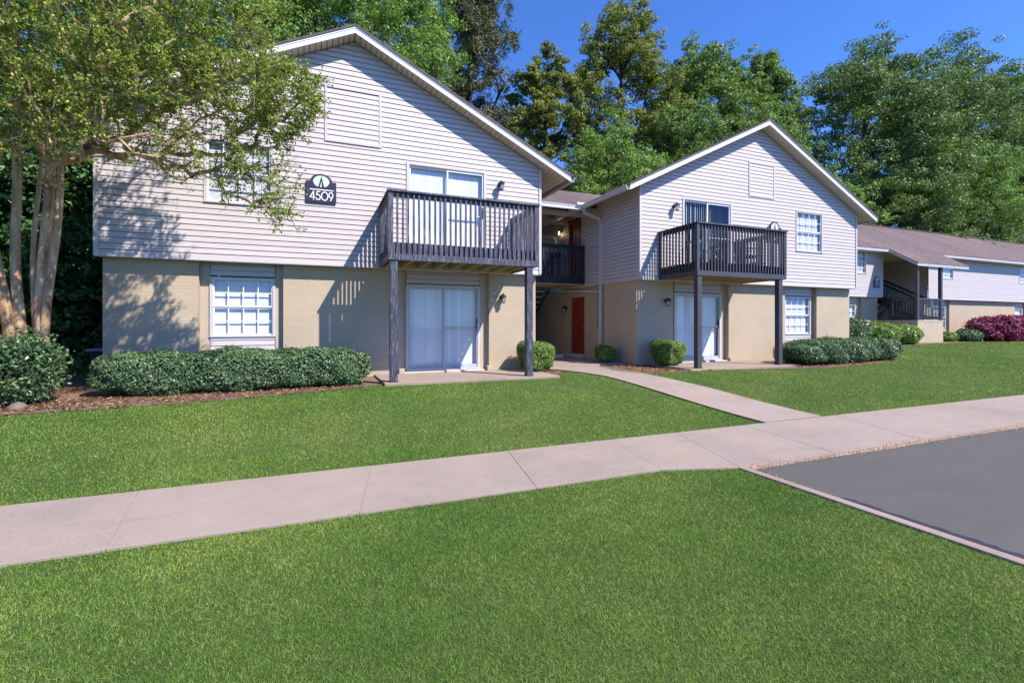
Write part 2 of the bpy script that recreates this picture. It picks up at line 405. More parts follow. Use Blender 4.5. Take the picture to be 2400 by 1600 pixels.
def strip(poly_l, poly_r, dz, n=24):
    """sheet between two polylines, draped on the terrain"""
    def samp(pl, t):
        L = [0]
        for a, b in zip(pl, pl[1:]): L.append(L[-1] + math.dist(a, b))
        d = t * L[-1]
        for k in range(len(pl) - 1):
            if d <= L[k + 1] + 1e-9:
                f = (d - L[k]) / (L[k + 1] - L[k]); return (pl[k][0] + (pl[k + 1][0] - pl[k][0]) * f, pl[k][1] + (pl[k + 1][1] - pl[k][1]) * f)
    m = MB(); rows = 5
    for i in range(n + 1):
        a = samp(poly_l, i / n); b = samp(poly_r, i / n)
        for k in range(rows + 1):
            x = a[0] + (b[0] - a[0]) * k / rows; y = a[1] + (b[1] - a[1]) * k / rows
            m.v.append((x, y, float(T(x, y)) + dz))
    for i in range(n):
        for k in range(rows):
            p = i * (rows + 1) + k; m.f.append((p, p + 1, p + rows + 2, p + rows + 1))
    return m
# sidewalk slabs with joints, one object
sw = MB()
jx = [(-60, -60), (-30, -30), (-22, -22), (-14, -14), (-8.3, -8.1), (-5.4, -5.15), (-3.2, -2.7), (-1.49, -1.31), (.53, .31), (2.1, 1.87), (3.55, 3.30), (4.62, 4.12), (5.9, 5.6), (7.95, 7.3), (10.6, 10.1), (13.2, 12.8), (16, 15.6), (18.5, 18.5), (21, 21), (24, 24), (27, 27), (30, 30), (34, 34), (38, 38), (45, 45), (60, 60)]   # x at the back and front edge
for (ab, af), (bb, bf) in zip(jx, jx[1:]):
    h = random.uniform(-.0015, .0015); ya = 3.72 if af > 4 else 3.97; yb = 3.72 if bf > 4 else 3.97; y1 = 5.25; c_ = .0015
    p = [(af + c_, ya, -1.62), (bf - c_, yb, -1.62), (bb - c_, y1, -1.62), (ab + c_, y1, -1.62)]
    sw.hexa(p + [(x, y, -1.5 + h) for x, y, z in p])
o = sw.build('sidewalk', 'walk', bevel=.003); tag(o, kind='structure')
sb_ = MB(); sb_.box(-60, 60, 3.99, 5.24, -1.7, -1.506); tag(sb_.build('sidewalk_bed', 'patio'), kind='structure')
# exposed aggregate edge between the walk and the parking area
eg = MB()
n = 120
for i in range(n):
    x0 = 4.20 + i * .45; x1 = x0 + .45
    w0 = .058 + .014 * math.sin(x0 * 2.1); w1 = .058 + .014 * math.sin(x1 * 2.1)
    eg.quad((x0, 3.748, -1.497), (x0, 3.748 - w0 * .4, -1.505), (x1, 3.748 - w1 * .4, -1.505), (x1, 3.748, -1.497))
    eg.quad((x0, 3.748 - w0 * .4, -1.505), (x0, 3.748 - w0 * 1.35, -1.60), (x1, 3.748 - w1 * 1.35, -1.60), (x1, 3.748 - w1 * .4, -1.505))
tag(eg.build('curb_edge', 'aggregate'), kind='structure')
cb = MB(); cb.box(4.10, 4.20, -60, 3.73, -1.75, -1.502)
tag(cb.build('curb', 'patio', bevel=.012), kind='structure')
ash = MB(); ash.quad((4.24, -80, -1.52), (90, -80, -1.52), (90, 3.715, -1.545), (4.3, 3.715, -1.545), (4.26, 3.5, -1.543), (4.24, 2.7, -1.52))
tag(ash.build('parking_lot', 'asphalt'), kind='structure')
se = MB(); prev = None
for i in range(260):
    y = 2.75 - i * .04; wd = .03 + random.uniform(-.015, .03)
    p = (y, 4.203, 4.25 + wd)
    if prev: se.quad((prev[1], prev[0], -1.509), (p[1], p[0], -1.509), (p[2], p[0], -1.513), (prev[2], prev[0], -1.513))
    prev = p
tag(se.build('sealer_edge', 'sealer'), kind='structure')
# front path and apron
PATH_L = [(6.35, 5.25), (6.18, 7.5), (5.98, 10.1), (5.80, 10.8), (5.42, 11.6)]
PATH_R = [(7.64, 5.25), (7.48, 7.5), (7.2, 9.1), (7.0, 10.2), (7.3, 11.6)]
tag(strip(PATH_L, PATH_R, .004).build('path', 'walk', smooth=True), kind='structure')
bs = MB(); bs.box(5.31, 8.37, 11.6, 19, -1.5, -1.13)
tag(bs.build('breezeway_slab', 'patio', bevel=.01), kind='structure')
for x0, x1 in ((1.2, 5.0), (8.75, 12.75)):
    pb = MB(); pb.box(x0, x1, 9.38, 11.19, -1.5, -1.135); tag(pb.build('patio', 'patio', bevel=.01), kind='structure')
BEDS = [([(-12, 8.0), (-6, 8.4), (-3.9, 8.55), (-1.4, 8.75), (.6, 9.3), (1.2, 9.6)], [(-12, 16), (-6, 16), (-3.7, 11.2), (-1.4, 11.2), (.6, 11.2), (1.2, 11.2)]),
        ([(4.2, 9.45), (4.9, 9.5), (5.7, 10.1)], [(4.2, 11.2), (4.9, 11.2), (5.35, 11.2)]),
        ([(7.16, 9.2), (7.9, 9.33), (9, 9.36), (11.8, 9.05), (13, 8.9)], [(7.25, 11.58), (8.36, 12.9), (8.9, 11.2), (11, 11.2), (13, 11.2)]),
        ([(13, 8.88), (15, 9.0), (17, 9.5), (18.5, 10.3)], [(13, 11.2), (15, 11.2), (17, 11.4), (18.4, 12)]),
        ([(21, 13.2), (27, 13.6), (33, 13.8), (45, 13.8)], [(21, 16), (27, 16), (33, 16), (45, 16)])]
for a, b in BEDS: tag(strip(a, b, -.012, 40).build('mulch_bed', 'mulch', smooth=True), kind='structure')

# ------------------------------------------------------------------ grass
def in_poly(x, y, poly):
    inside = np.zeros(len(x), bool); n = len(poly)
    for i in range(n):
        x0, y0 = poly[i]; x1, y1 = poly[(i + 1) % n]
        c = ((y0 > y) != (y1 > y)) & (x < (x1 - x0) * (y - y0) / (y1 - y0 + 1e-12) + x0); inside ^= c
    return inside
def lawn_mask(x, y):
    wob = .016 * np.sin(x * 9.1) + .014 * np.sin(x * 23.7) + .013 * np.sin(x * 51) + .008 * np.sin(x * 117)
    ye = np.interp(x, [3.3, 4.12], [3.97, 3.72])
    ok = ~((y > ye + wob - .005) & (y < 5.25 + wob))
    ok &= ~((x > 4.10 + .012 * np.sin(y * 17)) & (y < 3.8))
    ok &= ~in_poly(x + .01 * np.sin(y * 31), y, PATH_L + PATH_R[::-1])
    for a, b in BEDS: ok &= ~in_poly(x + .03 * np.sin(y * 13), y - .03 + .035 * np.sin(x * 7.3) + .03 * np.sin(x * 19), a + b[::-1])
    ok &= ~((x > 1.2) & (x < 5.3) & (y > 9.38)) & ~((x > 5.2) & (x < 8.4) & (y > 11)) & ~((x > 8.4) & (x < 17.9) & (y > 9.38))
    ok &= ~((x > -3.8) & (x < 5.3) & (y > 11)) & ~((x > 18.4) & (y > 15.9)) & (y < 22)
    return ok
def grass():
    out = []
    for r0, r1, dens in ((1.5, 2.6, 24000), (2.6, 4, 17000), (4, 6, 9500), (6, 9, 4400), (9, 14, 1800), (14, 24, 700), (24, 42, 190)):
        th0, th1 = R(90 - 22.3 - 53), R(90 - 22.3 + 53)
        n = int(dens * (th1 - th0) * (r1 * r1 - r0 * r0) / 2)
        r = np.sqrt(rng.uniform(r0 * r0, r1 * r1, n)); th = rng.uniform(th0, th1, n)
        x = r * np.cos(th); y = r * np.sin(th); k = lawn_mask(x, y); x, y, r = x[k], y[k], r[k]; n = len(x)
        z = T(x, y) - .02
        wd = np.maximum(.0026, r * .00115) * rng.uniform(.7, 1.3, n)
        L = rng.uniform(.012, .026, n) * (1 + r * .012)
        a = rng.uniform(0, 2 * np.pi, n); lean = np.abs(rng.normal(0.85, .45, n)).clip(0, 1.45)
        la = rng.uniform(0, 2 * np.pi, n)
        dx, dy = np.cos(a) * wd / 2, np.sin(a) * wd / 2
        tx = np.cos(la) * np.sin(lean) * L; ty = np.sin(la) * np.sin(lean) * L; tz = np.cos(lean) * L
        V = np.empty((n, 3, 3))
        V[:, 0] = np.stack([x - dx, y - dy, z], 1); V[:, 1] = np.stack([x + dx, y + dy, z], 1); V[:, 2] = np.stack([x + tx, y + ty, z + tz], 1)
        out.append(V.reshape(-1, 3))
    return np.concatenate(out)
go = npmesh('grass', grass(), 3, 'grass'); tag(go, 'short mown green lawn grass around the walks', 'grass', kind='stuff')

# ------------------------------------------------------------------ building pieces
PITCH = .492
COURSE = .1125
def cut(iv, a, b):
    out = []
    for p, q in iv:
        if b <= p or a >= q: out.append((p, q)); continue
        if a > p: out.append((p, a))
        if b < q: out.append((b, q))
    return out
def siding(P, lo, hi, z0, z1, holes=(), knots=(), mb=None, ph=0.0):
    """P(u,out,z)->xyz; lo(z),hi(z) wall limits; holes (u0,u1,z0,z1)"""
    m = mb or MB(); z = z0
    while z < z1 - 1e-4:
        zt = min(z + COURSE, z1)
        lv = sorted({z, zt} | ({z + COURSE * .88} if z + COURSE * .88 < zt else set()) | {h for H in holes for h in H[2:] if z < h < zt} | {k for k in knots if z < k < zt})
        for a, b in zip(lv, lv[1:]):
            mid = (a + b) / 2
            iv = [(lo(mid), hi(mid))]
            for H in holes:
                if H[2] < mid < H[3]: iv = cut(iv, H[0], H[1])
            prof = lambda t: .020 - .012 * t / .88 if t <= .88 else .008 - .018 * (t - .88) / .12
            oa = prof((a - z) / COURSE); ob = prof((b - z) / COURSE)
            for p, q in iv:
                if q - p < .01: continue
                pl = lo(mid) == p; qh = hi(mid) == q
                pa, pbt = (lo(a), lo(b)) if pl else (p, p); qa, qb = (hi(a), hi(b)) if qh else (q, q)
                if pa > qa: continue
                m.quad(P(pa, oa, a), P(qa, oa, a), P(max(qb, pbt), ob, b), P(pbt, ob, b))
                if a == z: m.quad(P(pa, -.01, a), P(qa, -.01, a), P(qa, oa, a), P(pa, oa, a))
        z = zt
    return m
def fbox(m, P, u0, u1, o0, o1, z0, z1):
    m.hexa([P(u0, o1, z0), P(u1, o1, z0), P(u1, o0, z0), P(u0, o0, z0), P(u0, o1, z1), P(u1, o1, z1), P(u1, o0, z1), P(u0, o0, z1)]); return m
def window(parent, P, u0, u1, z0, z1, cols=4, rows=2, sill=False, cw=.042, blind=True, dep=.0, casing='trim'):
    m = MB(); d = dep
    if casing:
        mm = m; m = MB()
        for a in ((u0 - .012, u0 + cw, z0, z1), (u1 - cw, u1 + .012, z0, z1)): fbox(m, P, a[0], a[1], -.04 + d, .032 + d, a[2], a[3])
        fbox(m, P, u0 - .012, u1 + .012, -.04 + d, .036 + d, z1, z1 + .026); fbox(m, P, u0 - .014, u1 + .014, -.04 + d, .040 + d, z0 - .032, z0)
        cas = m; m = mm
    a0, a1 = u0 + cw, u1 - cw; zm = (z0 + z1) / 2; s = .026
    for (b0, b1, oo) in ((zm + .002, z1, .006), (z0, zm, -.012)):   # upper sash proud of lower
        o0, o1 = -.035 + oo + d, .0 + oo + d
        fbox(m, P, a0, a0 + s, o0, o1, b0, b1); fbox(m, P, a1 - s, a1, o0, o1, b0, b1)
        fbox(m, P, a0 + s, a1 - s, o0, o1, b0, b0 + s + .006); fbox(m, P, a0 + s, a1 - s, o0, o1, b1 - s, b1)
        for k in range(1, cols):
            u = a0 + (a1 - a0) * k / cols; fbox(m, P, u - .009, u + .009, o1 - .018, o1 - .002, b0 + s, b1 - s)
        for k in range(1, rows):
            zz = b0 + (b1 - b0) * k / rows; fbox(m, P, a0 + s, a1 - s, o1 - .020, o1 - .004, zz - .009, zz + .009)
    f = m.build('window', 'frame', parent)
    if casing: cas.build('casing', casing, f)
    pm = MB(); o = -.028 + d; pm.quad(P(a0, o, z0), P(a1, o, z0), P(a1, o, z1), P(a0, o, z1)); pm.build('pane', 'glass', f)
    if blind:
        bm = MB(); z = z0 + .02; n = 0; ob = -.08 + d
        while z < z1 - .02:
            bm.quad(P(a0 + .01, ob + .008, z), P(a1 - .01, ob + .008, z), P(a1 - .01, ob - .006, z + .026), P(a0 + .01, ob - .006, z + .026)); z += .024
        bm.build('blind', 'blind', f)
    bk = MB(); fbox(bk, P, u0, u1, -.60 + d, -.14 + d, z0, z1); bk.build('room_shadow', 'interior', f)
    return f
def sliding_door(parent, P, u0, u1, z0, z1, openness=.12, dep=0., casing=True, white='frame'):
    m = MB(); d = dep; zm = (u0 + u1) / 2
    if casing:
        mm = m; m = MB()
        fbox(m, P, u0 - .01, u0 + .055, -.05 + d, .035 + d, z0, z1 + .03); fbox(m, P, u1 - .055, u1 + .01, -.05 + d, .035 + d, z0, z1 + .03)
        fbox(m, P, u0 + .055, u1 - .055, -.05 + d, .034 + d, z1 - .02, z1 + .03)
        cas = m; m = mm
    fbox(m, P, u0, u1, -.06 + d, .05 + d, z0 - .05, z0 + .012)
    a0, a1 = u0 + .055, u1 - .055; s = .036 if white != 'alu' else .03
    for b0, b1, o1 in ((a0, zm + s / 2, -.020), (zm - s / 2, a1, .008)):
        o0 = o1 - .026
        fbox(m, P, b0, b0 + s, o0 + d, o1 + d, z0 + .012, z1 - .02); fbox(m, P, b1 - s, b1, o0 + d, o1 + d, z0 + .012, z1 - .02)
        fbox(m, P, b0 + s, b1 - s, o0 + d, o1 + d, z0 + .012, z0 + .08); fbox(m, P, b0 + s, b1 - s, o0 + d, o1 + d, z1 - .075, z1 - .02)
    fbox(m, P, zm + s, a1 - s, -.016 + d, .010 + d, z0 + .98, z0 + 1.0)
    f = m.build('sliding_door', white, parent)
    if casing: cas.build('casing', 'trim', f)
    for b0, b1, o in ((a0, zm, -.034), (zm, a1, -.006)):
        pm = MB(); pm.quad(P(b0 + .02, o + d, z0 + .05), P(b1 - .01, o + d, z0 + .05), P(b1 - .01, o + d, z1 - .05), P(b0 + .02, o + d, z1 - .05)); pm.build('pane', 'glass', f)
    bm = MB(); u = a0 + .02; c, s_ = math.cos(openness), math.sin(openness); hw = .0405
    while u < a1 + .02:
        j = random.uniform(-.1, .1) + openness; c, s_ = math.cos(j), math.sin(j)
        bm.quad(P(u - hw * c, -.095 + d - hw * s_, z0 + .04), P(u + hw * c, -.095 + d + hw * s_, z0 + .04), P(u + hw * c, -.095 + d + hw * s_, z1 - .04), P(u - hw * c, -.095 + d - hw * s_, z1 - .04)); u += .083
    bm.build('blind', 'blindv', f)
    hb = MB(); fbox(hb, P, a1 - .035, a1 - .02, .008 + d, .04 + d, z0 + .95, z0 + 1.2); hb.build('handle', 'metal_black', f)
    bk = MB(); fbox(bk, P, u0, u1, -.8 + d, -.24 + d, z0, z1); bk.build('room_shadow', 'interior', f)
    return f
def front(Y): return lambda u, o, z: (u, Y - o, z)
def sideL(X): return lambda u, o, z: (X - o, u, z)      # wall facing -X, u = Y
def sideR(X): return lambda u, o, z: (X + o, u, z)

def wing(parent, xl, xr, W):
    """one gabled wing: siding, brick, roof, trims"""
    xm = (xl + xr) / 2; zp = 6.40; half = 5.25; Y0 = 10.65; Yb = 23.0
    und = .20
    top = lambda x: zp - und - PITCH * abs(x - xm)
    eave = top(xl)
    lo = lambda z: xl if z <= eave else xm - (zp - und - z) / PITCH
    hi = lambda z: xr if z <= eave else xm + (zp - und - z) / PITCH
    P = front(11.0)
    sd = siding(P, lo, hi, 1.29, zp - und - .01, W['holes'], (eave,))
    sd.build('siding', 'siding', parent)
    # bottom lip of the overhang
    bl = MB(); bl.box(xl - .012, xr + .012, 10.98, 11.035, 1.262, 1.29); bl.box(xl + .07, xr - .07, 11.0355, 11.25, 1.262, 1.288); bl.build('skirt_board', 'trim', parent)
    for x, s in ((xl, -1), (xr, 1)):
        ct = MB()
        ct.box(x - .055 if s > 0 else x - .012, x + .012 if s > 0 else x + .055, 10.965, 11.0, 1.29, eave - .02)
        ct.box(x - .002 if s > 0 else x - .014, x + .014 if s > 0 else x + .002, 11.0, 11.07, 1.29, eave - .02)
        ct.build('corner_trim', 'trim', parent)
    # side siding and brick
    for x, PS in ((xl, sideL(xl)), (xr, sideR(xr))):
        hs = W['sideholes'] if x == W.get('sidex') else ()
        fbox(MB(), PS, 11.04, Yb, -.06, .012, 1.262, 1.29).build('skirt_board', 'trim', parent)
        s2 = siding(PS, lambda z: 11.02, lambda z: Yb, 1.29, eave, hs); s2.build('siding', 'siding', parent)
        b2 = MB(); bx = x + (.05 if x == xl else -.05); inn = bx + (.2 if x == xl else -.2)
        hb = W.get('brickdoor') if x == W.get('sidex') else None
        if hb:
            MB().box(bx, inn, 11.421, hb[0], -1.6, 1.262).build('brick_wall', 'brick', parent); MB().box(bx, inn, hb[0], hb[1], hb[2], 1.262).build('brick_wall', 'brick', parent); b2.box(bx, inn, hb[1], Yb, -1.6, 1.262)
        else: b2.box(bx, inn, 11.421, Yb, -1.6, 1.262)
        b2.build('brick_wall', 'brick', parent)
    bw = MB(); bw.box(xl, xr, Yb, Yb + .2, -1.6, eave); bw.build('back_wall', 'siding', parent)
    for a, b in W['piers']: MB().box(a, b, 11.2, 11.42, -1.6, 1.262).build('brick_wall', 'brick', parent)
    # recesses: boards, panel
    for r in W['recess']:
        a, b, u0, u1, z0, z1, kind = r
        PR = front(11.34)
        for qa, qb in ((a, u0 - .012), (u1 + .012, b)): fbox(MB(), PR, qa, qb, -.06, 0, -1.25, 1.262).build('recess_board', 'beigetrim', parent)
        sp = siding(PR, lambda z: u0, lambda z: u1, z1 + .055, 1.262)
        sp.build('siding_panel', 'siding' , parent)
        if kind == 'win': siding(PR, lambda z: u0, lambda z: u1, -.66, z0 - .035).build('siding_panel', 'siding' , parent)
        if kind == 'win':
            lb = MB(); fbox(lb, PR, u0 - .01, u1 + .01, -.06, .0, -1.25, -.66); lb.build('brick_base', 'brick', parent)
            window(parent, PR, u0, u1, z0, z1, sill=True)
        else:
            sliding_door(parent, PR, u0, u1, z0, z1, W['open'], white='alu')
            st = MB(); st.box(u0 - .08, u1 + .08, 11.12, 11.36, -1.2, z0 - .05); st.build('door_sill', 'concrete_edge', parent, bevel=.006)
            sp2 = MB(); sp2.box((u0 + u1) / 2 - .02, (u0 + u1) / 2 + .35, 10.98, 11.115, -1.136, -1.075); sp2.build('door_step', 'concrete_edge', parent, bevel=.006)
            for xx in (u0 - .2, u1 + .12):
                kk = MB(); kk.box(xx, xx + .13, 11.05, 11.195, -1.136, -1.02); kk.build('foundation_block', 'brick', parent, bevel=.006)
    # upper openings
    for u0, u1, z0, z1 in W['win']: window(parent, P, u0, u1, z0, z1)
    u0, u1, z0, z1 = W['door']; sliding_door(parent, P, u0, u1, z0, z1, W['open2'])
    # framed gable panel
    u0, u1, z0, z1 = W['vent']; v = siding(P, lambda z: u0 + .04, lambda z: u1 - .04, z0 + .04, z1 - .04)
    v.v = [(x, y - .008, z) for x, y, z in v.v]
    v.build('gable_panel', 'siding', parent)
    vf = MB(); fbox(vf, P, u0, u0 + .045, .0, .034, z0, z1); fbox(vf, P, u1 - .045, u1, .0, .034, z0, z1)
    fbox(vf, P, u0 + .045, u1 - .045, .0, .036, z1 - .045, z1); fbox(vf, P, u0 + .045, u1 - .045, 0, .038, z0, z0 + .045)
    vf.build('panel_frame', 'trim', parent)
    # roof slabs
    rf = MB(); th = .045
    for s in (-1, 1):
        xe = xm + s * half; ze = zp - PITCH * half
        p = [(xm, Y0 - .03, zp - th), (xe + s * .03, Y0 - .03, ze - th - .015), (xe + s * .03, Yb + .4, ze - th - .015), (xm, Yb + .4, zp - th)]
        q = [(x, y, z + th) for x, y, z in p]
        rf.hexa(p + q if s > 0 else p[::-1] + q[::-1])
    rf.build('roof', 'shingle', parent)
    rc = MB()
    for y in frange(Y0, Yb, .3): rc.prism([(xm - .13, y, zp - .045), (xm, y, zp + .022), (xm + .13, y, zp - .045)], (0, .29, .0))
    rc.build('ridge_cap', 'shingle', parent)
    fa = MB()
    for s in (-1, 1):
        xe = xm + s * (half - .01); ze = zp - th - PITCH * (half - .01); t0 = zp - th; hgt = .135
        p = [(xm, Y0, t0 - hgt), (xe, Y0, ze - hgt), (xe, Y0 + .03, ze - hgt), (xm, Y0 + .03, t0 - hgt)]
        q = [(x, y, z + hgt) for x, y, z in p]; fa.hexa(p + q if s > 0 else p[::-1] + q[::-1])
        # second lip
        p = [(xm, Y0 - .012, t0 - .035), (xe, Y0 - .012, ze - .035), (xe, Y0 - .001, ze - .035), (xm, Y0 - .001, t0 - .035)]
        q = [(x, y, z + .035) for x, y, z in p]; fa.hexa(p + q if s > 0 else p[::-1] + q[::-1])
    fa.build('fascia', 'white', parent)
    # soffit boards: under the rake and under the eaves
    sf = MB(); zs = zp - th - .125
    for s in (-1, 1):
        d = .01
        while d < half - .12:
            d2 = min(d + .112, half - .1)
            xa, xb = xm + s * d, xm + s * (d2 - .014); za, zb = zs - PITCH * d, zs - PITCH * d2
            Yend = 11.0 if abs(xb - xm) < abs(xr - xm) - .02 else Yb
            p = [(xa, Y0 + .031, za - .012), (xb, Y0 + .031, zb - .012), (xb, Yend, zb - .012), (xa, Yend, za - .012)]
            q = [(x, y, z + .012) for x, y, z in p]; sf.hexa(p + q if s > 0 else p[::-1] + q[::-1]); d = d2
    sf.build('soffit', 'soffit', parent)
    lin = MB()      # dark sheet above the boards, stands in for shade in the gaps
    for s in (-1, 1):
        p = [(xm, Y0 + .031, zs + .004), (xm + s * (half - .1), Y0 + .031, zs + .004 - PITCH * (half - .1)), (xm + s * (half - .1), Yb, zs + .004 - PITCH * (half - .1)), (xm, Yb, zs + .004)]
        lin.quad(*p)
    lin.build('soffit_gap_shade', 'core2', parent)
    gt = MB(); zg = zp - PITCH * half - th
    for s in (-1, 1):
        xe = xm + s * (half + .0); Ya = Y0 + .02
        sec = [(0, -.13), (.085, -.13), (.10, -.06), (.125, -.012), (.11, -.002), (.105, -.012), (.07, -.115), (.012, -.115), (.012, -.0), (0, -.0)]
        gt = MB(); pts = [(xe + s * a, Ya, zg + b) for a, b in sec]
        if s < 0: pts = pts[::-1]
        yb = Yb
        gt.prism(pts, (0, yb - Ya, 0)); gt.build('gutter', 'gutter', parent)
    return top, eave

bldg = empty('apartment_building', (5, 11, -1.17), 'two-storey apartment building with two white-trimmed gable ends, pale siding over beige painted brick', 'building')
WA = dict(holes=[(-2.06, -.85, 2.45, 3.65), (1.9, 3.81, 1.62, 3.69), (.19, 1.29, 3.99, 5.12)], win=[(-2.06, -.85, 2.45, 3.65)], door=(1.9, 3.81, 1.62, 3.69),
          vent=(.15, 1.33, 3.95, 5.16), piers=[(-3.74, -2.2), (-.67, 1.82), (3.97, 5.25)],
          recess=[(-2.2, -.67, -2.02, -.84, -.23, .95, 'win'), (1.82, 3.97, 1.94, 3.76, -1.06, .92, 'door')], open=.10, open2=.12, sideholes=())
WB = dict(holes=[(14.67, 15.94, 2.45, 3.72), (9.91, 11.82, 1.62, 3.69), (12.58, 13.62, 4.07, 5.08)], win=[(14.67, 15.94, 2.45, 3.72)], door=(9.91, 11.82, 1.62, 3.69),
          vent=(12.54, 13.66, 4.03, 5.12), piers=[(8.43, 9.74), (11.93, 14.42), (15.97, 17.69)],
          recess=[(9.74, 11.93, 9.89, 11.72, -1.06, .92, 'door'), (14.42, 15.97, 14.57, 15.82, -.31, .92, 'win')], open=.12, open2=-.72,
          sidex=8.38, sideholes=((14.16, 15.06, 1.6, 3.7),), brickdoor=(14.05, 14.92, .95))
wing(bldg, -3.79, 5.30, WA)
wing(bldg, 8.38, 17.74, WB)

# breezeway between the wings
def breezeway():
    z0 = 3.80; Ye = 13.17; Yr = 15.4; rise = PITCH * (Yr - Ye); th = .045
    rf = MB()
    for a, b in ((Ye - .03, Yr), (2 * Yr - Ye + .03, Yr)):
        p = [(3.2, a, z0 - th), (10.6, a, z0 - th), (10.6, b, z0 + rise - th), (3.2, b, z0 + rise - th)]
        rf.hexa([*p, *[(x, y, z + th) for x, y, z in p]])
    rf.build('roof', 'shingle', bldg)
    sf = MB()
    for s in (1, -1):
        x = 5.32
        while x < 8.36:
            ya, yb = (Ye + .02, Yr) if s > 0 else (2 * Yr - Ye - .02, Yr)
            p = [(x, ya, z0 - .07), (x + .104, ya, z0 - .07), (x + .104, yb, z0 + rise - .07), (x, yb, z0 + rise - .07)]
            sf.hexa([(a, b, c - .012) for a, b, c in p] + p); x += .112
    sf.build('soffit', 'soffit', bldg)
    gt = MB()
    sec = [(0, -.13), (.085, -.13), (.10, -.06), (.125, -.012), (.11, -.002), (.105, -.012), (.07, -.115), (.012, -.115), (.012, 0), (0, 0)]
    gt.prism([(5.95, Ye - a, z0 - th + b) for a, b in sec], (1.85, 0, 0)); gt.build('gutter', 'white', bldg)
    gs = MB(); gs.box(7.55, 7.83, 13.0, 13.2, 3.76, 3.83); gs.build('splash_guard', 'white', bldg)
    bm = MB(); bm.box(5.34, 8.34, 13.83, 13.95, 3.60, 3.74); bm.build('header_beam', 'trim', bldg)
    b2 = MB(); b2.box(5.34, 8.34, 15.16, 15.28, 3.62, 3.74); b2.build('header_beam', 'trim', bldg)
    gp = MB(); x = 5.34
    while x < 8.3: gp.box(x, x + .195, 15.19, 15.22, 3.741, 4.72); x += .2
    gp.build('gable_boards', 'trim', bldg)
    # landing
    ld = MB(); ld.box(5.34, 8.34, 14.02, 15.52, 1.53, 1.6); ld.build('landing_deck', 'under', bldg)
    lj = MB(); lj.box(5.34, 8.34, 14.02, 14.06, 1.36, 1.528); lj.box(5.34, 8.34, 15.48, 15.52, 1.36, 1.528)
    for x in frange(5.6, 8.3, .4): lj.box(x, x + .04, 14.061, 15.479, 1.38, 1.529)
    lj.build('landing_joists', 'under', bldg)
    lu = MB(); lu.box(5.34, 8.34, 13.985, 15.50, 1.335, 1.358); lu.build('landing_ceiling', 'beigetrim', bldg)
    rl = MB()
    rl.box(5.33, 8.35, 13.95, 13.98, 1.36, 1.62); rl.box(5.33, 8.35, 13.88, 13.99, 2.60, 2.64); rl.box(5.33, 8.35, 13.935, 13.965, 2.51, 2.60)
    for x in frange(5.42, 8.3, .125): rl.box(x, x + .036, 13.905, 13.945, 1.37, 2.60)
    rl.box(8.25, 8.345, 13.9, 13.99, 1.36, 2.6)
    rl.build('landing_railing', 'black', bldg)
    rr = MB()
    rr.box(7.84, 8.34, 15.50, 15.56, 2.44, 2.62); rr.box(7.84, 7.96, 15.47, 15.58, 1.5, 2.62)
    for x in frange(8.02, 8.3, .125): rr.box(x, x + .036, 15.53, 15.57, 1.5, 2.44)
    rr.build('landing_railing', 'black', bldg)
    # stairs going down to the rear, along Y
    ys, ye, zt, zb = 15.56, 18.9, 1.55, -1.13
    s1 = MB(); s1.bar((7.86, ys, zt - .12), (7.86, ye, zb), .05, .25); s1.bar((6.75, ys, zt - .12), (6.75, ye, zb), .05, .25)
    s1.build('stair_stringer', 'black', bldg)
    for k in range(14):
        f = (k + .6) / 14; y = ys + (ye - ys) * f; z = zt + (zb - zt) * f
        tr = MB(); tr.box(6.78, 7.83, y - .13, y + .13, z - .05, z); tr.build('stair_tread', 'concrete_edge', bldg)
    for X in (7.89, 6.72):
        h = MB(); h.bar((X, ys, zt + .95), (X, ye, zb + .95), .05, .10)
        for k in range(26):
            f = (k + .5) / 26; y = ys + (ye - ys) * f; z = zt + (zb - zt) * f; h.box(X - .018, X + .018, y - .018, y + .018, z - .2, z + .92)
        h.build('stair_handrail', 'black', bldg)
    bk = MB(); bk.box(5.26, 8.43, 19.2, 19.4, -1.2, 1.33); bk.build('brick_wall', 'brick', bldg)
    # doors on the side wall of the right wing
    P = sideL(8.38)
    for (y0, y1, z0_, z1_, dd) in ((14.16, 15.06, 1.6, 3.66, 0.), (14.05, 14.92, -1.10, .95, -.05)):
        fr = MB(); fbox(fr, P, y0, y0 + .06, -.12 + dd, .012 + dd, z0_, z1_); fbox(fr, P, y1 - .06, y1, -.12 + dd, .012 + dd, z0_, z1_); fbox(fr, P, y0 + .06, y1 - .06, -.12 + dd, .011 + dd, z1_ - .06, z1_)
        fd = fr.build('door_frame', 'doorframe', bldg)
        dr = MB(); fbox(dr, P, y0 + .062, y1 - .062, -.10 + dd, -.055 + dd, z0_ + .02, z1_ - .062)
        hgt = z1_ - z0_ - .08; wd = (y1 - y0 - .124)
        for pz0, pz1 in ((.06, .33), (.40, .80), (.85, .96)):
            for q in (0, 1):
                a = y0 + .062 + wd * (.10 + .46 * q); b = a + wd * .34; c0 = z0_ + .02 + hgt * pz0; c1 = z0_ + .02 + hgt * pz1
                for t in ((a, b, c0, c0 + .02), (a, b, c1 - .02, c1), (a, a + .02, c0 + .02, c1 - .02), (b - .02, b, c0 + .02, c1 - .02)): fbox(dr, P, t[0], t[1], -.056 + dd, -.045 + dd, t[2], t[3])
                fbox(dr, P, a + .045, b - .045, -.056 + dd, -.048 + dd, c0 + .045, c1 - .045)
        d = dr.build('door', 'door', bldg)
        kb = MB(); kb.lathe(P(y0 + .14, -.055 + dd, z0_ + 1.0), [(.0, 0), (.012, 0), (.012, -.04), (.03, -.05), (.03, -.07), (0, -.08)] , 10, 'x'); kb.build('door_knob', 'chrome', d, True)
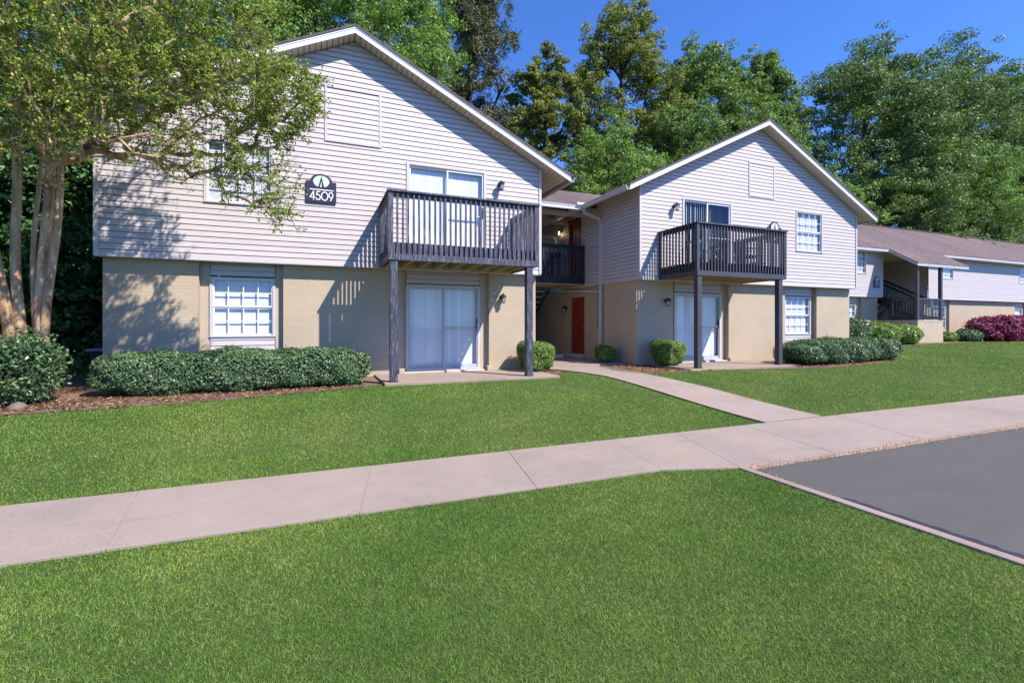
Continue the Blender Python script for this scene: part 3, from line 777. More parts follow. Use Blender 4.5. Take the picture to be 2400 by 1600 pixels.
    st = MB(); st.box(8.18, 8.42, 13.98, 15.0, -1.13, -1.02); st.build('door_sill', 'concrete_edge', bldg, bevel=.008)
    # downspouts
    def spout(pts, name='downspout', r=.045):
        m = MB()
        for a, b in zip(pts, pts[1:]):
            d = (Vector(b) - Vector(a)).normalized() * .02
            m.bar(Vector(a) - d, Vector(b) + d, .085, .065, up=(0, 1, 0) if abs(b[2] - a[2]) > abs(b[1] - a[1]) else (0, 0, 1))
        m.build(name, 'trim', bldg)
    spout([(7.78, 13.02, 3.66), (7.80, 13.0, 3.50), (8.30, 12.92, 3.34), (8.32, 12.90, 3.2), (8.32, 12.90, -1.1)])
    spout([(7.60, 16.9, 3.66), (7.62, 16.85, 3.50), (8.28, 16.0, 3.28), (8.32, 15.95, 3.1), (8.32, 15.93, 1.62)])
    spout([(8.33, 15.93, 1.25), (8.33, 13.1, 1.06), (8.33, 12.99, 1.03)])
    m = MB(); m.box(8.30, 8.42, 13.12, 13.19, -.15, 1.2); m.build('conduit', 'beigetrim', bldg)
breezeway()
# brick pieces by the steps
lp = MB(); lp.box(7.3, 7.8, 14.35, 14.55, -1.13, -1.02); o = lp.build('concrete_block', 'concrete_edge', base=(7.5, 14.4, -1.13), bevel=.01)
tag(o, 'low concrete block on the slab under the landing beside the lower orange door', 'block')

# ------------------------------------------------------------------ balconies
def balcony(parent, x0, x1, mat, jit):
    Yf = 9.50; Yw = 10.975; root = None
    dk = MB()
    for k in range(10):
        a = Yf + .06 + k * .1405; dk.box(x0 + .05, x1 - .05, a, a + .133, 1.575, 1.60)
    root = dk.build('balcony', 'under', parent)
    jo = MB(); n = 9
    for k in range(n):
        x = x0 + .12 + (x1 - x0 - .28) * k / (n - 1); jo.box(x, x + .04, Yf + .06, Yw, 1.285, 1.573)
    jo.build('joists', 'under', root)
    rj = MB(); rj.box(x0 + .045, x1 - .045, Yf + .02, Yf + .058, 1.39, 1.62)
    rj.box(x0 + .045, x0 + .083, Yf + .059, Yw, 1.39, 1.62); rj.box(x1 - .083, x1 - .045, Yf + .059, Yw, 1.39, 1.62)
    rj.build('rim_joist', 'black' if mat == 'rail' else mat, root)
    bm = MB(); bm.box(x0 + .0, x1 - .0, Yf - .02, Yf + .018, 1.265, 1.389); bm.box(x0, x0 + .038, Yf + .0185, Yw, 1.265, 1.389); bm.box(x1 - .038, x1, Yf + .0185, Yw, 1.265, 1.389)
    bm.build('beam', mat, root, bevel=.003)
    for px in (x0 + .03, x1 - .27):
        ps = MB(); z0 = -1.135
        p = [(px, Yf + .0, z0), (px + .145, Yf + .0, z0), (px + .145, Yf + .14, z0), (px, Yf + .14, z0)]
        ps.hexa(p + [(a, b + .002, 1.264) for a, b, c in p])
        ps.build('post', mat, root, bevel=.006)
        ft = MB(); ft.box(px - .01, px + .155, Yf - .01, Yf + .15, -1.14, -1.115); ft.build('post_base', 'metal_black', root)
    # corner posts of the railing
    for (a, b, c, d) in ((x0 - .01, x0 + .085, Yf - .022, Yf + .075), (x1 - .085, x1 + .01, Yf - .022, Yf + .075), (x0 + .0, x0 + .04, Yw - .1, Yw - .005), (x1 - .04, x1 + .0, Yw - .1, Yw - .005)):
        q = MB(); q.box(a, b, c, d, 1.385 if c < 10 else 1.39, 2.60); q.build('corner_post', mat, root, bevel=.004)
    tr = MB(); tr.box(x0 - .03, x1 + .03, Yf - .05, Yf + .075, 2.602, 2.64); tr.box(x0 - .03, x0 + .06, Yf + .0755, Yw, 2.602, 2.64); tr.box(x1 - .06, x1 + .03, Yf + .0755, Yw, 2.602, 2.64)
    tr.box(x0 + .09, x1 - .09, Yf + .018, Yf + .05, 2.50, 2.60); tr.box(x0 + .045, x0 + .075, Yf + .08, Yw - .1, 2.50, 2.60); tr.box(x1 - .075, x1 - .045, Yf + .08, Yw - .1, 2.50, 2.60)
    tr.build('top_rail', mat, root, bevel=.003)
    n = 28
    for k in range(n):
        x = x0 + .15 + (x1 - x0 - .33) * k / (n - 1); j = random.uniform(-1, 1) * jit
        m = MB(); p = [(x, Yf - .018, 1.392), (x + .036, Yf - .018, 1.392), (x + .036, Yf + .018, 1.392), (x, Yf + .018, 1.392)]
        m.hexa(p + [(a + j, b, 2.60) for a, b, c in p]); m.build('baluster', mat, root)
    for sx in (x0 + .003, x1 - .041):
        for k in range(10):
            y = Yf + .15 + (Yw - Yf - .36) * k / 9; m = MB(); m.box(sx, sx + .038, y, y + .038, 1.392, 2.60); m.build('baluster', mat, root)
    return root
balcony(bldg, 1.29, 4.52, 'rail_worn', .006)
balcony(bldg, 9.03, 12.27, 'rail', .001)

# ------------------------------------------------------------------ wall lamps
def wall_lamp(loc, face, label, lit=False):
    rz = {'front': 0, 'left': -math.pi / 2}[face]
    e = empty('wall_lamp', loc, label, 'wall lamp', rz, 'wall lamps beside the doors')
    L = Vector(loc)
    def b(m, n, mat, par=e, sm=False):
        m.v = [tuple(Vector(p) + L) for p in m.v]; return m.build(n, mat, par, sm)
    bp = MB(); bp.lathe((0, 0, .03), [(0, -.0), (.052, -.002), (.058, -.016), (.04, -.03), (0, -.03)], 14, 'y'); b(bp, 'back_plate', 'metal_black', sm=True)
    ar = MB(); ar.tube([(0, -.02, .04), (0, -.06, .085), (0, -.10, .10), (0, -.13, .085)], .012, 8); b(ar, 'arm', 'metal_black', sm=True)
    cy = -.13
    cp = MB(); cp.lathe((0, cy, 0), [(.0, .12), (.014, .115), (.018, .10), (.03, .085), (.075, .055), (.092, .03), (.088, .022), (0, .022)], 8); b(cp, 'cap', 'metal_black')
    cg = MB()
    for k in range(4):
        t = math.pi / 4 + k * math.pi / 2; c, s = math.cos(t), math.sin(t); cg.bar((c * .07, cy + s * .07, .022), (c * .05, cy + s * .05, -.115), .010, .010)
    cg.lathe((0, cy, 0), [(0, -.135), (.03, -.132), (.058, -.118), (.058, -.108), (0, -.108)], 8); b(cg, 'cage', 'metal_black')
    gl = MB(); gl.lathe((0, cy, 0), [(.066, .021), (.048, -.107)], 8); b(gl, 'glass', 'lampglass')
    bu = MB(); bu.lathe((0, cy, 0), [(0, .02), (.012, .02), (.014, -.01), (.028, -.045), (.024, -.075), (0, -.085)], 10); b(bu, 'bulb', 'bulb' if lit else 'signwhite', sm=True)
    return e
wall_lamp((4.17, 10.985, 3.41), 'front', 'black carriage lamp on the siding right of the upper sliding door of the weathered balcony')
wall_lamp((4.30, 11.2, .66), 'front', 'black carriage lamp on the painted brick under the weathered balcony, half in sun')
wall_lamp((9.58, 10.985, 3.40), 'front', 'black carriage lamp on the siding left of the upper sliding door of the brown balcony')
wall_lamp((9.46, 11.2, .66), 'front', 'black carriage lamp on the shaded brick under the brown balcony')
wall_lamp((8.36, 15.52, 3.38), 'left', 'lit carriage lamp glowing warm beside the upper orange door', True)
wall_lamp((8.43, 15.3, .56), 'left', 'unlit carriage lamp on the shaded wall left of the lower orange door')

# ------------------------------------------------------------------ signs
def stroke_text(mb, text, P, u0, z0, h, w, lw, gap, out):
    S = {'4': [[(.75, 0), (.75, 1)], [(.75, 1), (0, .28)], [(0, .28), (1, .28)]],
         '5': [[(.85, 1), (.25, 1)], [(.25, 1), (.12, .58)], [(.12, .58), (.5, .64), (.8, .52), (.92, .3), (.8, .08), (.5, 0), (.2, .05), (.03, .22)]],
         '0': [[(.5 + .55 * math.cos(t), .5 + .5 * math.sin(t)) for t in np.linspace(0, 2 * math.pi, 25)]],
         '9': [[(.48 + .42 * math.cos(t), .68 + .32 * math.sin(t)) for t in np.linspace(0, 2 * math.pi, 21)], [(.86, .54), (.4, 0)]],
         '1': [[(.45, 0), (.45, 1)], [(.45, 1), (.2, .82)]], '7': [[(.05, 1), (.95, 1)], [(.95, 1), (.35, 0)]]}
    u = u0
    for ch in text:
        cw = w * (1.22 if ch == '0' else .7 if ch == '1' else 1)
        for ln in S[ch]:
            for kk_, (a, b) in enumerate(zip(ln, ln[1:])):
                oo = out + .0009 * (kk_ % 2) + .0004 * S[ch].index(ln)
                pa = Vector((u + a[0] * cw, z0 + a[1] * h)); pb = Vector((u + b[0] * cw, z0 + b[1] * h)); d = pb - pa
                if d.length < 1e-5: continue
                n = Vector((-d.y, d.x)).normalized() * lw / 2; e = d.normalized() * lw * .3
                q = [pa - e - n, pb + e - n, pb + e + n, pa - e + n]
                mb.hexa([P(p.x, oo - .003, p.y) for p in q] + [P(p.x, oo, p.y) for p in q])
        u += cw + gap
def sign(u0, u1, z0, zs, zt, Y, text, label, draw=True):
    e = empty('building_sign', ((u0 + u1) / 2, Y, z0), label, 'sign', group='house number signs')
    P = front(Y); W = u1 - u0; cx = (u0 + u1) / 2
    pts = [(u0, z0), (u1, z0), (u1, zs)]
    ra = W * .36
    for t in np.linspace(0, math.pi, 17): pts.append((cx + ra * math.cos(t), zs - .0 + (zt - zs) * math.sin(t) * 1.0))
    pts.append((u0, zs))
    m = MB(); m.prism([P(a, .0, b) for a, b in pts], (0, -.025, 0)); m.build('panel', 'navy', e)
    ov = MB(); zc = zs - .02; rx = W * .27; rz = (zt - zs) * .78
    ov.prism([P(cx + rx * math.cos(t), .0265, zc + .018 + rz * math.sin(t)) for t in np.linspace(0, 2 * math.pi, 29)[:-1]], (0, -.002, 0)); ov.build('emblem_oval', 'signoval', e)
    b = zc + .018 - rz
    ob = MB()
    ob.prism([P(cx - .028 * W / .6, .029, b), P(cx - .062 * W / .6, .029, b + .002), P(cx + .0, .029, b + 1.9 * rz), P(cx + .006, .029, b + 1.2 * rz)], (0, -.002, 0))
    ob.prism([P(cx + .01 * W / .6, .0295, b - .004), P(cx + .058 * W / .6, .0295, b), P(cx + .003, .0295, b + 1.92 * rz)], (0, -.002, 0)); ob.build('emblem_spire', 'navy', e)
    tx = MB(); fbox(tx, P, u0 + W * .12, u1 - W * .09, .0255, .028, z0 + (zs - z0) * .585, z0 + (zs - z0) * .625)
    if draw: 
        wv = {'4509': .094, '4517': .11}.get(text, .11) * W / .6
        stroke_text(tx, text, P, u0 + W * .13, z0 + (zs - z0) * .12, (zs - z0) * .39, wv, .019 * W / .6, .022 * W / .6, .029)
    tx.build('lettering', 'signwhite', e); return e
sign(-.22, .38, 2.60, 3.05, 3.21, 10.97, '4509', 'navy house sign reading 4509 with a pale oval, left of the weathered balcony')
sign(13.33, 13.93, 2.66, 3.12, 3.30, 10.97, '4511', 'navy house sign whose arched top shows above the brown balcony rail', True)

# ------------------------------------------------------------------ building 4517 on the right
YC = 16.0
b2 = empty('apartment_building', (34, 16, -.95), 'long low apartment building at far right with mauve-brown shingle roof and open stair porch', 'building')
def building_c():
    P = front(YC); sb = 1.47; ev = 3.84
    # left block, right block
    holes = [(25.45, 26.6, 2.67, 3.79), (33.42, 34.55, 2.67, 3.79), (42.0, 43.2, 2.67, 3.79)]
    for a, b in ((20.5, 27.95), (32.1, 60)):
        siding(P, lambda z: a, lambda z: b, sb, ev, holes).build('siding', 'siding', b2)
        m = MB(); m.box(a, b, YC - .02, YC + .3, sb - .03, sb); m.build('skirt_board', 'trim', b2)
    for h in holes: window(b2, P, *h)
    MB().box(27.90, 27.97, YC - .035, YC, sb, ev).build('corner_trim', 'trim', b2); MB().box(32.08, 32.15, YC - .035, YC, sb, ev).build('corner_trim', 'trim', b2)
    PB = front(YC + .2)
    br = MB()
    for a, b in ((20.5, 25.0), (26.55, 27.75), (34.62, 42.0), (43.4, 60)): fbox(MB(), PB, a, b, -.3, 0, -1.5, sb - .03).build('brick_wall', 'brick', b2)
    rb = MB()
    for a, b in ((25.0, 25.2), (26.25, 26.55), (32.2, 33.1), (34.45, 34.62), (42.0, 42.2), (43.2, 43.4)): fbox(MB(), PB, a, b, -.3, -.12, -1.5, sb - .03).build('recess_board', 'beigetrim', b2)
    PR = front(YC + .32)
    for a, b in ((25.2, 26.25), (33.1, 34.45), (42.2, 43.2)):
        window(b2, PR, a, b, -.22, 1.0); siding(PR, lambda z: a, lambda z: b, -.85, -.27).build('siding_panel', 'siding', b2); siding(PR, lambda z: a, lambda z: b, 1.06, 1.44).build('siding_panel', 'siding', b2)
        q = MB(); fbox(q, PR, a, b, -.1, -.0, -1.5, -.85); q.build('brick_base', 'brick', b2)
    # stairwell
    s = siding(front(18.6), lambda z: 27.9, lambda z: 32.1, sb - 1.2, 3.80); s.build('siding', 'siding', b2)
    s = siding(sideL(32.1), lambda z: YC + .02, lambda z: 18.6, sb, 3.80); s.build('siding', 'siding', b2)
    s = siding(sideR(27.95), lambda z: YC + .02, lambda z: 18.6, sb, 3.80); s.build('siding', 'siding', b2)
    [MB().box(*q).build('brick_wall', 'brick', b2) for q in ((32.15, 32.35, YC + .21, 18.8, -1.5, 1.44), (27.7, 27.9, YC + .21, 18.8, -1.5, 1.44), (27.91, 32.14, 18.62, 18.8, -1.5, .27))]
    dm = MB(); dm.box(29.3, 30.2, 18.52, 18.56, .7, 2.7); dm.build('door', 'metal_black', b2)
    # roof: long gable with the porch extension
    ze, Ye, k = 3.95, 15.5, .56; Yr = 20.2; zr = ze + k * (Yr - Ye); th = .05; XL, XR = 18.5, 64
    rf = MB()
    def slab(x0, x1, y0, y1):
        p = [(x0, y0, ze + k * (y0 - Ye) - th), (x1, y0, ze + k * (y0 - Ye) - th), (x1, y1, ze + k * (y1 - Ye) - th), (x0, y1, ze + k * (y1 - Ye) - th)]
        rf.hexa(p + [(x, y, z + th) for x, y, z in p])
    slab(XL, XR, Ye, Yr)
    kp = .66
    p = [(27.66, 14.2, ze - kp * 1.3 - th), (32.2, 14.2, ze - kp * 1.3 - th), (32.2, Ye + .3, ze + .02 + k * .3 - th), (27.66, Ye + .3, ze + .02 + k * .3 - th)]
    rf.hexa(p + [(x, y, z + th) for x, y, z in p])
    p = [(XL, 2 * Yr - Ye, ze - th), (XR, 2 * Yr - Ye, ze - th), (XR, Yr, zr - th), (XL, Yr, zr - th)]
    rf.hexa(p + [(x, y, z + th) for x, y, z in p])
    rf.build('roof', 'shingle', b2)
    m = MB(); m.box(XL, XR, Yr - .12, Yr + .12, zr - .02, zr + .025); m.build('ridge_cap', 'shingle', b2)
    fa = MB(); zf = ze - th; fa.box(XL, 27.66, Ye, Ye + .03, zf - .12, zf - .002); fa.box(32.2, XR, Ye, Ye + .03, zf - .12, zf - .002)
    zp = ze - kp * 1.3 - th
    fa.box(27.66, 32.2, 14.2, 14.23, zp - .12, zp - .002)
    for x in (27.63, 32.17):
        p = [(x, 14.2, zp - .13), (x + .03, 14.2, zp - .13), (x + .03, Ye, zf - .13), (x, Ye, zf - .13)]; fa.hexa(p + [(a, b, c + .125) for a, b, c in p])
    fa.build('fascia', 'fascia_grey', b2)
    so = MB(); so.box(XL, 27.62, Ye + .031, YC, zf - .115, zf - .10); so.box(32.2, XR, Ye + .031, YC, zf - .115, zf - .10)
    p = [(27.67, 14.23, zp - .09), (32.16, 14.23, zp - .09), (32.16, Ye, zf - .09), (27.67, Ye, zf - .09)]; so.hexa(p + [(a, b, c + .012) for a, b, c in p])
    so.box(27.98, 32.09, Ye + .04, 18.6, 3.78, 3.795)
    so.build('soffit', 'soffit', b2)
    # porch
    ps = MB(); ps.box(27.9, 30.1, 14.35, 16.1, -1.4, .16); ps.build('brick_pier', 'brick', b2)
    dk = MB(); dk.box(27.88, 30.15, 14.33, 16.2, .162, .21); dk.build('porch_deck', 'concrete_edge', b2)
    for x in (27.92, 29.95):
        q = MB(); q.box(x, x + .14, 14.36, 14.50, .212, zp - .02); q.build('porch_post', 'rail', b2)
    r = MB(); r.box(28.06, 29.95, 14.38, 14.46, 1.27, 1.33); r.box(28.06, 29.95, 14.40, 14.44, .24, .42)
    for x in frange(28.12, 29.9, .125): r.box(x, x + .04, 14.375, 14.40, .24, 1.27)
    r.build('porch_railing', 'rail', b2)
    r = MB(); r.box(27.93, 28.01, 14.5, 15.5, 1.27, 1.33); r.box(27.95, 27.99, 14.5, 15.5, .18, .42)
    for y in frange(14.56, 15.5, .125): r.box(27.93, 27.95, y, y + .04, .24, 1.27)
    r.build('porch_railing', 'black', b2)
    r = MB(); r.box(27.90, 28.02, 15.5, 15.62, .16, 1.4)
    y0, y1 = 15.6, 17.2
    for X in (27.96, 28.9):
        r.bar((X, y0, .15), (X, y1, -.95), .05, .22); r.bar((X, y0, 1.3), (X, y1, .2), .05, .09)
        for q in range(13):
            f = (q + .5) / 13; y = y0 + (y1 - y0) * f; z = .15 - 1.1 * f; r.box(X - .018, X + .018, y - .018, y + .018, z, z + 1.13)
    r.build('stair_handrail', 'black', b2)
    r = MB(); y0, y1 = 15.0, 17.6
    for X in (29.0, 30.0):
        r.bar((X, y0, .3), (X, y1, 1.75), .05, .26); r.bar((X, y0, 1.35), (X, y1, 2.8), .05, .10)
        for q in range(20):
            f = (q + .5) / 20; y = y0 + (y1 - y0) * f; z = .3 + 1.45 * f; r.box(X - .018, X + .018, y - .018, y + .018, z, z + 1.05)
    r.build('stair_handrail', 'black', b2)
    tr = MB()
    for q in range(9): f = q / 9; tr.box(29.03, 29.97, y0 + f * 2.6, y0 + f * 2.6 + .27, .22 + 1.45 * f, .26 + 1.45 * f)
    tr.build('stair_treads', 'concrete_edge', b2)
    m = MB(); m.box(27.98, 32.08, 17.6, 18.5, 1.66, 1.76); m.build('upper_landing', 'under', b2)
building_c()
sign(27.20, 27.66, 1.95, 2.34, 2.55, 15.97, '4517', 'small navy house sign reading 4517 on the far building beside its stair porch')
wall_lamp((29.0, 18.57, 3.25), 'front', 'small dark lamp high on the shaded porch wall of the far building')

# ------------------------------------------------------------------ things on the brown balcony
def bicycle():
    e = empty('bicycle', (9.88, 10.10, 1.60), 'black and teal bicycle parked against the left side of the brown balcony', 'bicycle', R(8))
    L = Vector(e.location)
    def b(m, n, mat, par=e, sm=True): m.v = [tuple(Vector(p) + L) for p in m.v]; return m.build(n, mat, par, sm)
    r = .31
    for x in (-.46, .46):
        t = MB(); t.tube([(x + r * math.cos(a), 0, r + .02 + r * math.sin(a)) for a in np.linspace(0, 2 * math.pi, 33)], .024, 8, False); wo = b(t, 'wheel', 'tyre')
        rm = MB(); rm.tube([(x + .285 * math.cos(a), 0, r + .02 + .285 * math.sin(a)) for a in np.linspace(0, 2 * math.pi, 33)], .009, 6, False)
        for k in range(14):
            a = k * math.pi / 7; rm.bar((x, .01 * (-1) ** k, r + .02), (x + .285 * math.cos(a), 0, r + .02 + .285 * math.sin(a)), .003, .003)
        rm.lathe((x, -.04, r + .02), [(0, 0), (.022, 0), (.022, .08), (0, .08)], 10, 'y'); b(rm, 'rim', 'chrome', wo)
    f = MB(); bb = (-.04, 0, .30); st = (-.16, 0, .72); hd = (.30, 0, .74); hb = (.33, 0, .62)
    for a, c in ((bb, st), (bb, hb), (st, hd), (hd, hb), (bb, (-.46, .04, .33)), (bb, (-.46, -.04, .33)), (st, (-.46, .04, .33)), (st, (-.46, -.04, .33))): f.tube([a, c], .016, 8)
    b(f, 'frame', 'teal')
    f = MB()
    for s in (-.05, .05): f.tube([(.33, s * .4, .60), (.35, s, .55), (.46, s, .33)], .012, 6)
    f.tube([hd, (.28, 0, .88)], .013, 8); b(f, 'fork', 'tyre')
    f = MB(); f.tube([(.24, -.30, .92), (.28, -.14, .88), (.28, .14, .88), (.24, .30, .92)], .012, 8); b(f, 'handlebar', 'chrome')
    f = MB(); f.tube([st, (-.19, 0, .84)], .012, 8); f.lathe((-.20, 0, .86), [(0, -.02), (.07, -.02), (.08, .0), (.05, .02), (0, .025)], 12); f.tube([(-.16, 0, .865), (-.03, 0, .865)], [.045, .018], 8); b(f, 'saddle', 'tyre')
    f = MB(); f.lathe((-.04, .045, .30), [(0, 0), (.09, 0), (.09, .006), (0, .006)], 18, 'y'); f.bar((-.04, .06, .30), (.07, .06, .17), .02, .012); f.bar((-.04, -.06, .30), (-.15, -.06, .43), .02, .012)
    f.box(.03, .11, .06, .14, .16, .18); f.box(-.19, -.11, -.14, -.06, .42, .44); b(f, 'crank', 'metal_black')
bicycle()
def patio_chair():
    e = empty('patio_chair', (11.75, 10.35, 1.60), 'dark blue patio chair at the right end of the brown balcony', 'chair', R(60))
    L = Vector(e.location)
    def b(m, n, mat): m.v = [tuple(Vector(p) + L) for p in m.v]; return m.build(n, mat, e, bevel=.004)
    b(MB().box(-.24, .24, -.24, .24, .36, .41), 'seat', 'chairfab')
    m = MB(); m.hexa([(-.24, .22, .41), (.24, .22, .41), (.24, .26, .41), (-.24, .26, .41), (-.24, .32, .86), (.24, .32, .86), (.24, .36, .86), (-.24, .36, .86)]); b(m, 'backrest', 'chairfab')
    for x in (-.22, .22):
        for y in (-.2, .2): b(MB().box(x - .015, x + .015, y - .015, y + .015, 0, .358), 'leg', 'metal_black')
    for x in (-.26, .26): b(MB().box(x - .02, x + .02, -.22, .26, .58, .61), 'armrest', 'metal_black')
patio_chair()
m = MB(); m.box(11.28, 11.66, 9.72, 9.98, 1.602, 1.70); m.box(11.26, 11.68, 9.70, 10.0, 1.70, 1.72)
tag(m.build('storage_bin', 'blue', base=(11.47, 9.85, 1.6), bevel=.01), 'bright blue plastic bin on the floor of the brown balcony', 'bin')
# utility box behind the left corner
e_ = empty('utility_box', (-3.95, 12.1, -1.15), 'dark utility box with a grey lid beside the left corner of the building', 'utility box')
MB().box(-4.13, -3.80, 11.8, 12.35, -1.15, -.53).build('casing', 'metal_black', e_, bevel=.01)
MB().box(-4.19, -3.77, 11.74, 12.4, -.529, -.48).build('lid', 'ac', e_, bevel=.01)
MB().box(-4.05, -3.98, 11.78, 11.799, -.9, -.8).build('latch', 'ac', e_)

# ------------------------------------------------------------------ vegetation
def leaves(C, size, asp=.5, up=.3, sz_var=.3, normals=None):
    """C centres (n,3) -> rhombus quads (n*4,3)"""
    n = len(C); d = rng.normal(size=(n, 3)); d /= np.linalg.norm(d, axis=1)[:, None]
    nr = rng.normal(size=(n, 3)); nr[:, 2] += up * 2
    if normals is not None: nr = nr * .75 + normals * 1.3
    nr /= np.linalg.norm(nr, axis=1)[:, None]
    a = np.cross(nr, d); a /= np.linalg.norm(a, axis=1)[:, None] + 1e-9
    b = np.cross(nr, a); s = size * rng.uniform(1 - sz_var, 1 + sz_var, (n, 1))
    V = np.empty((n, 4, 3)); V[:, 0] = C - a * s * .5; V[:, 1] = C + b * s * asp * .5 + nr * s * .06; V[:, 2] = C + a * s * .5; V[:, 3] = C - b * s * asp * .5 + nr * s * .06
    return V.reshape(-1, 3)
def grow(starts, attr, step=.25, k=.35, wob=.04, droop=0.):
    """starts: list of polylines (list of xyz). returns nodes, parents"""
    N_, Pa, L_ = [], [], []
    for pl in starts:
        prev = -1
        for p in pl:
            p = np.array(p, float)
            L_.append(0 if prev < 0 else L_[prev] + np.linalg.norm(p - N_[prev])); N_.append(p); Pa.append(prev); prev = len(N_) - 1
    cap = len(N_) + len(attr) * 14 + 10
    A = np.zeros((cap, 3)); Ln = np.zeros(cap); cnt = len(N_); A[:cnt] = N_; Ln[:cnt] = L_
    root = A[0]; order = np.argsort(np.linalg.norm(attr - A[:cnt].mean(0), axis=1))
    tips = []
    for ai in order:
        t = attr[ai]; d = np.linalg.norm(A[:cnt] - t, axis=1) + k * Ln[:cnt]
        j = int(np.argmin(d)); dist = np.linalg.norm(A[j] - t)
        if dist < step * .3: tips.append(j); continue
        ns = min(13, max(1, int(dist / step)))
        pd = A[j] - A[Pa[j]] if Pa[j] >= 0 else np.array([0, 0, 1.])
        pd = pd / (np.linalg.norm(pd) + 1e-9); c = A[j] + pd * dist * .4 + np.array([0, 0, droop * dist])
        prev = j
        for q in range(1, ns + 1):
            f = q / ns; p = (1 - f) ** 2 * A[j] + 2 * f * (1 - f) * c + f * f * t
            if q < ns: p = p + rng.normal(0, wob * dist * .3, 3)
            A[cnt] = p; Ln[cnt] = Ln[prev] + np.linalg.norm(p - A[prev]); Pa.append(prev); prev = cnt; cnt += 1
        tips.append(prev)
    return A[:cnt], np.array(Pa), tips
def radii(A, Pa, tips, rt, pw, rmax):
    n = np.zeros(len(A)); 
    for t in tips: n[t] += 1
    for i in range(len(A) - 1, -1, -1):
        if Pa[i] >= 0: n[Pa[i]] += n[i]
    return np.minimum(rt * np.maximum(n, 1) ** pw, rmax)
def tubes(A, Pa, r, sides=5, minr=0, maxr=9, i0=0):
    idx = [i for i in range(i0, len(A)) if Pa[i] >= 0 and minr <= r[i] < maxr]; idx = np.array(idx); a = A[Pa[idx]]; b = A[idx]
    ra = np.minimum(r[Pa[idx]], r[idx] * 1.6); rb = r[idx]
    d = b - a; d /= np.linalg.norm(d, axis=1)[:, None] + 1e-9
    ref = np.where(np.abs(d[:, 2:3]) < .9, np.array([[0, 0, 1.]]), np.array([[1., 0, 0]]))
    u = np.cross(d, ref); u /= np.linalg.norm(u, axis=1)[:, None]; v = np.cross(d, u)
    b = b + d * rb[:, None] * .3
    out = []
    for s in range(sides):
        t0, t1 = 2 * np.pi * s / sides, 2 * np.pi * (s + 1) / sides
        o0 = u * math.cos(t0) + v * math.sin(t0); o1 = u * math.cos(t1) + v * math.sin(t1)
        out.append(np.stack([a + o0 * ra[:, None], a + o1 * ra[:, None], b + o1 * rb[:, None], b + o0 * rb[:, None]], 1))
    return np.concatenate(out).reshape(-1, 3)

